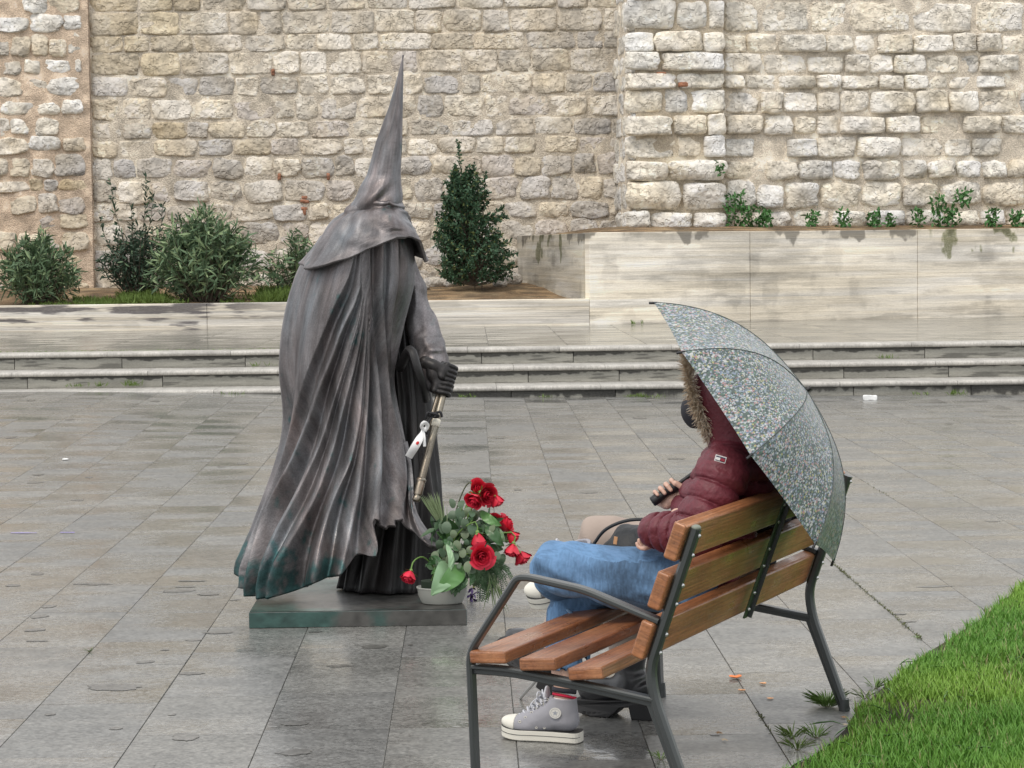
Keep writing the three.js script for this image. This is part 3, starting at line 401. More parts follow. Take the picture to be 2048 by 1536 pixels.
{
  const bp = (px, py, d) => { const p = at(px, py, d); p.y = soilL(p.x, p.z); return p; };
  shrub('round grey-green oleander with narrow leaves before the rubble wall', bp(78, 596, 31.9), dome(0.62, 1.02, 0.5), { n: 150, r: 0.008, dens: 25, bare: 0.1, along: 0.75, L: 0.16, W: 0.03, mix: 0.2, m: [leafMats.oleander, leafMats.light] }, 401);
  shrub('tall thin dark shrub with upright bare-tipped shoots between the oleanders', bp(275, 590, 32.6), (rnd, k) => { if (k < 7) { const x = [0.13, -0.28, 0.32, -0.05, 0.5, 0.2, -0.4][k], h = [1.75, 1.7, 1.35, 1.3, 1.2, 1.5, 1.15][k]; return [V3(x * 0.2, -0.05, 0), V3(x * 0.5, h * 0.4, 0.05), V3(x * 1.1, h * 0.75, 0), V3(x * 1.25, h, 0.03)]; } return dome(0.62, 1.05, 0.4)(rnd); }, { n: 105, r: 0.009, dens: 34, bare: 0.1, along: 0.7, L: 0.095, W: 0.03, mix: 0.1, m: [leafMats.dark, leafMats.oleander] }, 402);
  shrub('broad bushy oleander with long pale leaves beside the bronze figure', bp(412, 598, 31.8), dome(0.85, 1.3, 0.6), { n: 210, r: 0.008, dens: 24, bare: 0.08, along: 0.75, L: 0.17, W: 0.032, mix: 0.3, m: [leafMats.oleander, leafMats.light] }, 403);
  shrub('small oleander half hidden behind the bronze cape', bp(592, 585, 32.4), dome(0.45, 0.9, 0.35), { n: 62, r: 0.008, dens: 24, bare: 0.1, along: 0.75, L: 0.15, W: 0.028, mix: 0.25, m: [leafMats.oleander, leafMats.light] }, 404);
  shrub('dense dark evergreen shrub tapering to a pointed leader', bp(950, 566, 33.0), (rnd, k) => {
    if (k === 0) return [V3(0, -0.05, 0), V3(-0.05, 1.0, 0), V3(-0.17, 1.6, 0), V3(-0.22, 2.2, 0)];
    if (k === 1) return [V3(0.1, -0.05, 0), V3(0.12, 0.9, 0), V3(0.16, 1.35, 0), V3(0.17, 1.75, 0.03)];
    if (k === 2) return [V3(0.05, 0.2, 0), V3(-0.08, 0.9, 0.1), V3(-0.2, 1.4, 0.1), V3(-0.27, 1.85, 0.05)];
    const y = 0.12 + 1.55 * rnd() ** 1.15, R = pw([[0, 0.5], [0.45, 0.68], [0.8, 0.56], [1.2, 0.34], [1.7, 0.14]], y) * 1.25, a = rnd() * 6.283, r = R * (0.85 + 0.35 * n3(Math.cos(a) * 2 + 5, Math.sin(a) * 2, y * 3)) * (0.5 + 0.5 * Math.sqrt(rnd())), cx = -0.1 * y; return [V3(cx * 0.5, y * 0.6, 0), V3(cx + Math.cos(a) * r * 0.55, y, Math.sin(a) * r * 0.45), V3(cx + Math.cos(a) * r, y + 0.16 * rnd() + 0.04, Math.sin(a) * r * 0.8)];
  }, { n: 420, r: 0.008, dens: 58, bare: 0.25, along: 0.5, L: 0.062, W: 0.03, mix: 0.07, m: [leafMats.evergreen, leafMats.yellow] }, 405);
}
// moss and grass on the soil of the left planter
function tuft(o, rnd, x, y, z, n, h, spread, w = 0.012) { for (let i = 0; i < n; i++) { const a = rnd() * 6.283, d = V3(Math.cos(a) * spread * rnd(), 1, Math.sin(a) * spread * rnd()).normalize(); leafAt(o, V3(x + (rnd() - 0.5) * h * 0.5, y, z + (rnd() - 0.5) * h * 0.5), d, rdir(rnd), h * (0.5 + 0.7 * rnd()), w, 0.25); } }
{
  const rnd = RNG(421), o = { p: [], i: [] };
  for (const [x0, x1, n, h] of [[150, 270, 150, 0.09], [240, 330, 170, 0.15], [60, 150, 70, 0.07], [520, 600, 160, 0.2], [330, 380, 40, 0.08], [440, 560, 60, 0.08]]) for (let i = 0; i < n; i++) { const d = 31.3 + rnd() * 1.3, p = at(lerp(x0, x1, rnd()), 590, d); tuft(o, rnd, p.x, soilL(p.x, p.z) - 0.01, p.z, 9, h, 1.1, 0.011); }
  const g = part('grass_patches', leafGeo(o), leafMats.weed); tag(g, 'low green grass growing on the planter soil under the shrubs', 'grass'); g.userData.kind = 'stuff';
}
// wall plants rooted along the foot of the eroded wall
{
  const spots = [[1468, 432, 0.34, 0.5, 'tall ivy clump at the corner pier beside the concrete wall'], [1500, 438, 0.36, 0.34, 'broad ivy clump leaning on the wall foot by the corner pier'], [1530, 440, 0.2, 0.26], [1622, 438, 0.17, 0.26], [1686, 438, 0.17, 0.26], [1747, 438, 0.2, 0.28], [1780, 436, 0.1, 0.2], [1834, 435, 0.16, 0.28], [1876, 430, 0.2, 0.5, 'upright leafy wall plant with tall shoots at the wall foot'], [1903, 432, 0.2, 0.32], [1924, 412, 0.26, 0.22, 'green plant growing out of a joint between the boulders'], [1984, 432, 0.2, 0.28], [2034, 432, 0.18, 0.26]];
  const ord = ['', '', 'third', 'fourth', 'fifth', 'sixth', 'seventh', 'eighth', '', 'tenth', '', 'twelfth', 'thirteenth']; spots.forEach(([px, py, w, h, lab], k) => { const p = at(px, py, 33.55 + (px - 1468) * 0.0006); p.y = py < 420 ? p.y : soilR(p.x, p.z) - 0.02; const rnd = RNG(431 + k), o = { p: [], i: [] }, t = thing('wall_plant', lab || 'small ivy tuft, ' + ord[k] + ' plant from the corner pier along the eroded wall', 'plant', [p.x, p.y, p.z], 0, 'plants rooted along the eroded wall'); for (let i = 0; i < 190 * (w + h); i++) { const a = rnd() * 6.28, r = Math.sqrt(rnd()); leafAt(o, V3(Math.cos(a) * r * w * 0.55, rnd() * h, Math.sin(a) * r * 0.12 + 0.04), rdir(rnd, 0.2), rdir(rnd, 0.5), 0.05 + rnd() * 0.05, 0.04, 0.3); } part('leaves', leafGeo(o), leafMats.ivy, t); part('stem', tube([V3(0, -0.02, 0), V3(0.02, h * 0.5, 0), V3(0, h * 0.9, 0.02)], 0.006, 4), twigM, t); });
  const p = at(1438, 335, 33.3), rnd = RNG(470), o = { p: [], i: [] }, t = thing('wall_plant', 'tiny fern hanging from a joint high on the corner pier', 'plant', [p.x, p.y, p.z], 0, 'plants rooted along the eroded wall'); for (let i = 0; i < 50; i++) leafAt(o, V3((rnd() - 0.5) * 0.1, (rnd() - 0.5) * 0.2, rnd() * 0.08), rdir(rnd), rdir(rnd, 0.5), 0.06, 0.03, 0.3); part('leaves', leafGeo(o), leafMats.ivy, t);
}
// weeds in the joints at the foot of the steps and terrace
{
  const o = { p: [], i: [] }, rnd = RNG(481);
  for (const [px, py, z, y, n, s] of [[155, 776, -23.33, 0.185, 14, 1], [190, 775, -23.33, 0.185, 20, 1.1], [262, 776, -23.33, 0.185, 30, 1.3], [470, 787, -22.72, 0.1, 18, 1.2], [520, 735, -23.9, 0.345, 14, 1], [930, 790, -22.72, 0.06, 26, 0.9], [1095, 793, -22.72, 0.05, 10, 0.8], [1275, 792, -22.72, 0.045, 40, 0.8], [1300, 793, -22.72, 0.04, 26, 0.7], [1780, 716, -23.9, 0.345, 20, 1], [1840, 790, -22.72, 0.03, 12, 0.8], [1912, 789, -22.72, 0.025, 26, 1.1], [1270, 645, -30.75, TY, 18, 1.2]]) { const x = at(px, py, -z).x; for (let i = 0; i < n * 0.45; i++) tuft(o, rnd, x + (rnd() - 0.5) * 0.22 * (0.3 + rnd()), y, z + (rnd() - 0.5) * 0.05, 3, 0.06 * s, 1.4, 0.008); }
  for (let i = 0; i < 260; i++) { const x = -5.2 + rnd() * 3.6; tuft(o, rnd, x, TY - 0.006, -24.36 + (rnd() - 0.5) * 0.02, 2, 0.022, 1.5, 0.006); }
  const g = part('step_weeds', leafGeo(o), leafMats.weed); tag(g, 'tiny yellow-green weeds in the joints of the stone steps', 'weeds'); g.userData.kind = 'stuff';
}

// ---------- bronze penitent ----------
const SZ = -9.65, SB = V3(-0.482, 0, SZ);
const bronzeC = tex(1024, 1024, (u, v) => { const st = tfbm(u, v, 40, 4, 501, 4), b = tfbm(u, v, 6, 5, 503, 5), g = tn(u * 300, v * 300, 300, 300, 505), L = 0.74 + b * 0.22 + g * 0.07 + st * 0.12, w = tfbm(u, v, 7, 3, 507, 4); return [L * (1.0 + w * 0.06), L * (0.985 - w * 0.02), L * (0.99 - w * 0.05)]; }, true);
const bronzeB = tex(512, 512, (u, v) => g1(0.5 + tfbm(u, v, 60, 60, 511, 3) * 0.5 + tfbm(u, v, 10, 10, 513, 3) * 0.4));
const bronzeR = tex(512, 512, (u, v) => [1, clamp(0.62 + tfbm(u, v, 8, 6, 517, 5) * 0.3, 0.42, 0.85), 1]);
const bronze = pmat({ vertexColors: true, map: bronzeC, bumpMap: bronzeB, bumpScale: 0.0012, roughnessMap: bronzeR, roughness: 0.9, metalness: 0.78, clearcoat: 0.1, clearcoatRoughness: 0.5 });
const bronzeDk = pmat({ color: rgb(0.05, 0.049, 0.049), map: bronzeC, bumpMap: bronzeB, bumpScale: 0.001, roughnessMap: bronzeR, roughness: 0.85, metalness: 0.5, clearcoat: 0.12, clearcoatRoughness: 0.3 });  // darker copy of bronze, with the shade under the cape put into the colour
// verdigris sits in patches near the hem; brown-red oxide in streaks; all as grain, not as a fade
function patina(x, y, z, amt, sd = 0) {
  const n = fbm(x * 9 + sd, y * 6, z * 9, 5), n2 = fbm(x * 40, y * 30, z * 40 + sd, 3), k = sstep(-0.08, 0.4, n * 0.75 + n2 * 0.7 + amt - 0.5), r = sstep(0.12, 0.34, fbm(x * 14 + 7, y * 2.2, z * 14, 4)) * 0.32, b = 0.36 + 0.13 * fbm(x * 20, y * 7, z * 20, 3);
  const base = [lerp(b * 0.99, 0.17, r), lerp(b * 0.985, 0.13, r), lerp(b * 1.0, 0.115, r)]; const t = 0.75 + n2 * 0.6; return mixc(base, [0.075 * t, 0.235 * t, 0.235 * t], k * 0.9);
}
const W2 = (tab) => tab.map(([px, py]) => { const p = at(px, py, -SZ); return [p.y, p.x]; }).sort((a, b) => a[0] - b[0]);   // [height, x] at the figure's distance
const Lsil = W2([[650, 470], [603, 520], [575, 600], [562, 680], [558, 740], [566, 820], [564, 870], [548, 930], [531, 976], [510, 1028], [486, 1085], [465, 1127], [462, 1175]]), Rsil = W2([[815, 470], [828, 500], [827, 570], [806, 640], [793, 700], [785, 745], [791, 800], [803, 850], [813, 900], [824, 950], [828, 1000], [836, 1036], [878, 1070], [896, 1095], [900, 1150]]);
const ridges = [   // fold crests, right to left
  [[800, 480], [797, 560], [786, 640], [783, 700], [786, 760], [800, 830], [818, 900], [826, 960], [824, 1030], [846, 1090]],
  [[767, 480], [767, 597], [772, 667], [777, 738], [781, 796], [796, 846], [809, 898], [816, 950], [810, 1002], [806, 1040], [806, 1090]],
  [[741, 480], [741, 560], [747, 640], [751, 691], [760, 761], [765, 833], [766, 900], [765, 950], [762, 1028], [760, 1100]],
  [[739, 480], [740, 570], [743, 640], [742, 720], [740, 800], [733, 880], [725, 965], [712, 1028], [699, 1093], [688, 1140]],
  [[738, 480], [738, 570], [738, 650], [732, 740], [724, 840], [706, 924], [682, 966], [665, 1015], [650, 1067], [643, 1119], [640, 1150]],
  [[736, 480], [736, 570], [731, 640], [716, 717], [704, 761], [690, 813], [674, 885], [658, 932], [643, 976], [606, 1041], [567, 1101], [546, 1150]],
  [[734, 480], [733, 570], [722, 640], [700, 710], [672, 800], [650, 875], [619, 942], [591, 997], [556, 1054], [534, 1106], [520, 1150]],
  [[731, 480], [727, 570], [712, 615], [690, 653], [674, 705], [645, 773], [626, 830], [604, 880], [580, 929], [549, 981], [525, 1028], [505, 1096], [497, 1150]],
  [[715, 480], [704, 550], [671, 611], [641, 682], [615, 742], [592, 813], [576, 875], [562, 915], [540, 980], [514, 1040], [492, 1096], [478, 1150]],
].map(W2), fAmp = [0.7, 1.0, 0.9, 1.15, 0.9, 1.25, 0.8, 1.1, 1.0, 0.5];
const hemI = [[0, 0.29], [1, 0.34], [2, 0.42], [2.5, 0.38], [3, 0.425], [3.45, 0.31], [4, 0.215], [5, 0.18], [6, 0.105], [7, 0.095], [8, 0.1], [9, 0.125], [10, 0.165], [11, 0.18], [13, 0.2]];
const pws = (t, h) => (pw(t, h - 0.07) + 2 * pw(t, h - 0.03) + 2 * pw(t, h) + 2 * pw(t, h + 0.03) + pw(t, h + 0.07)) / 8;
function capePoint(u, v) {                                    // u 0..1 from the right front edge round the back to the far left
  const ph = u * 4.15; let h = 1.0, idx = 0, out;
  const solve = (h) => {
    const xl = pws(Lsil, h), xr = pws(Rsil, h), cx = (xl + xr) / 2, w = (xr - xl) / 2, fs = [0]; for (const r of ridges) fs.push(Math.max(fs[fs.length - 1] + 0.03, Math.acos(clamp((pws(r, h) - cx) / w, -0.995, 0.995)))); fs.push(Math.max(Math.PI, fs[fs.length - 1] + 0.02)); fs.push(3.6, 4.15, 4.7);
    let k = 0; while (k + 2 < fs.length && ph > fs[k + 1]) k++; const t = clamp((ph - fs[k]) / (fs[k + 1] - fs[k])), arc = (fs[k + 1] - fs[k]) * w; return { cx, w, k, t, arc, f2: fs[2] };
  };
  let s = solve(1.0); for (let it = 0; it < 3; it++) { s = solve(h); idx = s.k + s.t; h = lerp(1.62, pw(hemI, idx), v); } s = solve(h); idx = s.k + s.t;
  const low = sstep(1.5, 0.4, h), dep = lerp(0.2, Math.max(0.2, s.w * 0.92), sstep(1.4, 0.5, h)), A = Math.min(0.06 + 0.055 * low, s.arc * 0.55) * (fAmp[Math.min(9, s.k)] ?? 0.6), tt = s.t, sk = tt ** 1.25, val = (0.5 - 0.5 * Math.cos(sk * 6.283)) ** 0.75;
  let d = -A * val; d += Math.min(0.011, s.arc * 0.14) * n3(idx * 2.7, h * 0.9, 3) + Math.min(0.004, s.arc * 0.06) * n3(idx * 6, h * 1.6, 8) + 0.003 * fbm(ph * 5, h * 6, 1, 3);
  d += 0.012 * sstep(0.35, 0.15, h) * n3(ph * 16, h * 14, 5);
  const c = Math.cos(ph), si = Math.sin(ph), nx = c / s.w, nz = si / dep, l = Math.hypot(nx, nz); let X = s.cx + s.w * c + nx / l * d, Z = dep * si + nz / l * d;
  if (idx < 2) { const q = sstep(0.85, 0.45, h), t = 1 - idx / 2, x2 = s.cx + s.w * Math.cos(s.f2), z2 = dep * Math.sin(s.f2); X = lerp(X, x2 + t * (s.cx + s.w - x2) * 1.02, q); Z = lerp(Z, z2 - 0.02 * t - 0.045 * Math.sin(t * 4.6) ** 2 + 0.02 * t * t, q); }   // the front flap opens outwards near the hem
  return [X - SB.x, h, Z - 0.05, u * 3, v * 1.6];
}
{
  const st = thing('bronze_statue', 'dark bronze statue of a hooded penitent with tall cone hood and long flowing cape', 'statue', [SB.x, 0, SB.z]);
  const wx = (x) => x + SB.x;
  part('cape', shell(360, 190, capePoint, 0.014, (x, y, z, u, v) => patina(x, y, z, 0.8 * sstep(0.46, 0.12, y - 0.28 * sstep(0.05, 0.45, x) + 0.2 * fbm(x * 5, z * 5, 2)) * sstep(0.28, -0.12, x) + 0.06)), bronze, st);
  // shoulder cape
  const nL = W2([[703, 405], [690, 425], [650, 470], [612, 504], [604, 520], [603, 535]]), nR = W2([[800, 430], [797, 445], [815, 460], [836, 482], [853, 515], [856, 530]]);
  const hemS = [[0, 1.505], [0.35, 1.59], [0.75, 1.612], [1.05, 1.605], [1.4, 1.565], [1.8, 1.52], [2.3, 1.487], [2.7, 1.482], [3.14, 1.5], [4, 1.53], [5.2, 1.55], [6.283, 1.505]];
  part('shoulder_cape', shell(150, 46, (u, v) => {
    const ph = u * 6.2832, hh = pw(hemS, ph), h = lerp(1.765, hh, v), c = Math.cos(ph), si = Math.sin(ph);
    const nx = at(752, 425, 9.65).x, hx = at(728, 520, 9.65).x, cx = lerp(nx, hx, v ** 0.8), wn = 0.108, wh = c < 0 ? 0.283 : 0.272, w = lerp(wn, wh, v ** (c < 0 ? 0.92 : 0.8)), dp = lerp(0.11, 0.235, v ** 0.75);
    let d = 0.01 * v * Math.sin(ph * 5 + 1.2 + v * 1.5) * sstep(0, 0.4, v) + 0.012 * n3(ph * 1.8, v * 2.4, 2) + 0.006 * n3(ph * 5 + v * 4, v * 6, 6) + 0.012 * sstep(0.9, 1, v) * (n3(ph * 4, 1, 1) * 0.6 + 0.3);
    d += 0.016 * Math.sin(ph * 6.5 + v * 4 + 2 * n3(ph * 2, v * 3)) * v * (1 - v) * 2.4 - 0.016 * Math.exp(-(((v - 0.16 - 0.04 * Math.sin(ph * 3)) / 0.05) ** 2)); d -= 0.02 * Math.exp(-(((ph - 1.2) * 0.6 + (v - 0.22) * 3) ** 2) * 9) ; return [cx + (w + d) * c - SB.x, h + 0.004 * n3(ph * 6, v * 3), (dp + d) * si - 0.03, u * 2, v * 0.6];
  }, 0.011, (x, y, z) => patina(x, y, z, 0.08, 3)), bronze, st);
  // hood and cone
  const cL = W2([[805.5, 109], [795, 150], [777, 215], [751, 283], [733, 351], [716, 385], [702, 407], [694, 430], [690, 460]]), cR = W2([[806.5, 109], [806.5, 150], [805.5, 215], [804, 283], [801, 351], [803, 385], [803, 407], [800, 430], [790, 460]]);
  const h0 = cL[0][0], h1 = cL[cL.length - 1][0];
  part('cone_hood', shell(84, 150, (u, v) => {
    const h = lerp(h1, h0, v), xl = pw(cL, h), xr = pw(cR, h), cx = (xl + xr) / 2, w = (xr - xl) / 2, ph = u * 6.2832, c = Math.cos(ph), si = Math.sin(ph), lo = sstep(1.9, 1.77, h);
    let d = 0.0016 * n3(ph * 3, h * 6) + lo * (0.008 * n3((h * 6 - Math.cos(ph) * 1.1) * 2.2, Math.sin(ph) * 0.8, 4) + 0.005 * Math.sin((h * 9 - Math.cos(ph) * 0.9) * 5.5)); d *= Math.min(1, w * 14);
    return [cx + (w + d) * c - SB.x, h, (w * 0.94 + d) * si - 0.02 - 0.05 * sstep(1.8, 2.4, h) * 0, u * 1.5, v * 1.5];
  }, 0.006, (x, y, z) => patina(x, y, z, 0.05, 9)), bronze, st);
  // tunic under the cape
  const tL = W2([[720, 480], [735, 800], [715, 1000], [668, 1215]]), tR = W2([[826, 500], [832, 640], [846, 720], [862, 830], [869, 900], [878, 980], [884, 1040], [892, 1215]]);
  const tun = shell(150, 60, (u, v) => {
    const h = lerp(1.45, 0.075, v), xl = pw(tL, h), xr = pw(tR, h), cx = (xl + xr) / 2, w = (xr - xl) / 2, ph = u * 6.2832, low = sstep(1.0, 0.2, h); const d = (0.01 + 0.006 * low) * Math.sin(ph * 13 + 2 * n3(ph * 2, h * 1.2)) + 0.01 * n3(ph * 9, h * 3);
    return [cx + (w + d) * Math.cos(ph) - SB.x, h, (Math.min(0.24, w) + d) * Math.sin(ph) - 0.24, u * 3, v * 2];
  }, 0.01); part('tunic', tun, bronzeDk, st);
  // belt cord and folds at the waist
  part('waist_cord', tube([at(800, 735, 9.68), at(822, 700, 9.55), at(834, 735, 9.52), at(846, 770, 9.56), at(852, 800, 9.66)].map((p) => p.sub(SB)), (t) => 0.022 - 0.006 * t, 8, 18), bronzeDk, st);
  // sleeve
  const sl = [[800, 512, -9.84, 0.06], [824, 580, -9.84, 0.06], [843, 650, -9.81, 0.064], [853, 688, -9.77, 0.07], [866, 725, -9.72, 0.066], [880, 768, -9.66, 0.052]].map(([px, py, z, r]) => { const p = at(px, py, -z).sub(SB); return [p.x, p.y, p.z, r]; });
  part('sleeve', surf((x, y, z) => { let d = 9; for (let i = 0; i + 1 < sl.length; i++) d = smin(d, cap(x, y, z, sl[i], sl[i + 1]), 0.03); const q = (y * 26 + x * 9 + z * 4); return d - 0.006 * Math.sin(q + 3 * n3(x * 12, y * 12, z * 12)) * (y < 1.18 ? 1.2 : 0.5) - 0.008 * n3(x * 30 + y * 4, y * 5, z * 30) - 0.004 * fbm(x * 20, y * 20, z * 20); }, [0.1, 0.88, -0.32, 0.44, 1.64, 0.1], 0.009, (x, y, z) => patina(x, y, z, 0.02, 5)), bronze, st);
  st.userData.pole = 1;
  const pA = at(889, 778, 9.6), pB = at(833, 998, 9.42), pd = V3().subVectors(pA, pB).normalize();
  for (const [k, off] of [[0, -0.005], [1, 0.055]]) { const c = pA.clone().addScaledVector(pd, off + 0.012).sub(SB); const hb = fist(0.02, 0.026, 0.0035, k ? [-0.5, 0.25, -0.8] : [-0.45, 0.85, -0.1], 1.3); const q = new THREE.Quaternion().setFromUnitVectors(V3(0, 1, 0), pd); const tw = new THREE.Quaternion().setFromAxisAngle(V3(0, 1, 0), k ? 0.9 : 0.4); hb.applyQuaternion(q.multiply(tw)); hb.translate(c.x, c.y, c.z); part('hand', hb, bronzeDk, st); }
  // plinth
  const pc = [at(497, 1258, 9.235), at(932, 1250, 9.27)]; const x0 = -0.93 - SB.x, x1 = -0.028 - SB.x;
  const pg = flat(box(x0, 0, -0.55, x1, 0.066, 0.4, 0.004)); { const P = pg.attributes.position, col = []; for (let i = 0; i < P.count; i++) col.push(0.1, 0.12, 0.115); pg.setAttribute('color', new THREE.Float32BufferAttribute(col, 3)); }
  const pn = grid(120, 60, (u, v) => [lerp(x0 + 0.003, x1 - 0.003, u), 0.0675, lerp(0.397, -0.547, v), u, v]); const pf = grid(120, 12, (u, v) => [lerp(x0 + 0.003, x1 - 0.003, u), lerp(0.002, 0.064, v), 0.4015, u, v * 0.07]);
  const pcol = (g) => { const P = g.attributes.position, col = []; for (let i = 0; i < P.count; i++) { const x = P.getX(i), y = P.getY(i), z = P.getZ(i), k = sstep(-0.1, 0.25, fbm(x * 5 + 3, y * 5, z * 5, 5) + 0.32 * sstep(0.1, -0.5, x)), n = 0.8 + 0.5 * fbm(x * 30, y * 30, z * 30, 3); col.push(lerp(0.1, 0.05, k) * n, lerp(0.098, 0.115, k) * n, lerp(0.09, 0.1, k) * n); } g.setAttribute('color', new THREE.Float32BufferAttribute(col, 3)); return g; };
  part('plinth', merge([pg, pcol(pn), pcol(pf)]), pmat({ vertexColors: true, bumpMap: bronzeB, bumpScale: 0.001, roughnessMap: bronzeR, roughness: 0.75, metalness: 0.35, clearcoat: 0.4, clearcoatRoughness: 0.25 }), st);

  // the metal staff in its hands
  const steel = mat({ color: rgb(0.42, 0.38, 0.3), metalness: 0.9, roughness: 0.34, map: bronzeC }), stf = thing('processional_staff', 'slender brass-coloured metal staff held by the bronze figure, its foot hanging free', 'staff', [pB.x, pB.y, pB.z]);
  const rel = (t, sx = 0) => V3().subVectors(pA, pB).multiplyScalar(t).add(V3(sx, 0, 0));
  part('shaft', tube([rel(0.08), rel(1.14)], 0.0155, 14, 6), steel, stf);
  part('shaft', tube([rel(0.62, -0.028), rel(1.12, -0.018)], 0.009, 10, 6), steel, stf);
  const lath = new THREE.LatheGeometry([[0, -0.012], [0.012, -0.012], [0.017, -0.006], [0.017, 0.008], [0.0135, 0.012], [0.0135, 0.016], [0.019, 0.02], [0.02, 0.07], [0.018, 0.076], [0.021, 0.08], [0.021, 0.088], [0.0156, 0.094]].map((q) => new THREE.Vector2(...q)), 20); lath.applyQuaternion(new THREE.Quaternion().setFromUnitVectors(V3(0, 1, 0), pd)); part('foot_ferrule', lath, steel, stf);
  part('tape_band', tube([rel(0.655), rel(0.72)], 0.0185, 14, 2), mat({ color: rgb(0.7, 0.66, 0.56), roughness: 0.7 }), stf);
  const knot = at(866, 830, 9.5).sub(pB), bk = mat({ color: rgb(0.015, 0.015, 0.018), roughness: 0.6 });
  part('black_tie', merge([new THREE.TorusGeometry(0.024, 0.006, 8, 20).rotateX(1.57).applyQuaternion(new THREE.Quaternion().setFromUnitVectors(V3(0, 1, 0), pd)).translate(knot.x, knot.y, knot.z), tube([knot.clone(), knot.clone().add(V3(-0.022, 0.012, 0.02)), knot.clone().add(V3(-0.032, -0.014, 0.015))], 0.0055, 6), tube([knot.clone(), knot.clone().add(V3(0.03, 0.014, 0.015)), knot.clone().add(V3(0.038, -0.008, 0.01))], 0.0055, 6), tube([knot.clone(), knot.clone().add(V3(-0.02, -0.03, 0.012)), knot.clone().add(V3(-0.03, -0.08, 0.0))], 0.007, 6)]), bk, stf);
  // white ribbon
  const rb = at(846, 850, 9.47), rbt = thing('white_ribbon', 'white ribbon with a small red mark tied to the metal staff', 'ribbon', [rb.x, rb.y, rb.z]); const wM = mat({ color: rgb(0.8, 0.8, 0.8), roughness: 0.55 });
  const strip = (pts, w) => { const c = new THREE.CatmullRomCurve3(pts.map(([px, py, z]) => at(px, py, z).sub(rb))); return shell(6, 20, (u, v) => { const p = c.getPointAt(v), t = c.getTangentAt(v), s = V3(-t.y, t.x, 0.35 * Math.sin(v * 5)).normalize(); p.addScaledVector(s, (u - 0.5) * w(v)); return [p.x, p.y, p.z + 0.004 * Math.sin(u * 3.1)]; }, 0.0012); };
  part('tail', strip([[848, 855, 9.47], [842, 872, 9.45], [832, 890, 9.44], [817, 914, 9.47]], (v) => 0.014 + 0.02 * sstep(0.1, 0.4, v)), wM, rbt); part('tail', strip([[846, 858, 9.47], [848, 875, 9.45], [849, 893, 9.45]], (v) => 0.012), wM, rbt); part('loop', strip([[850, 862, 9.47], [843, 852, 9.44], [848, 845, 9.43], [855, 852, 9.46], [849, 862, 9.46]], () => 0.016), wM, rbt);
  const rm = at(835, 886, 9.432).sub(rb); part('red_mark', new THREE.SphereGeometry(1, 10, 8).scale(0.006, 0.008, 0.0015).rotateZ(-0.6).translate(rm.x, rm.y, rm.z), mat({ color: rgb(0.6, 0.03, 0.03), roughness: 0.6 }), rbt);
}

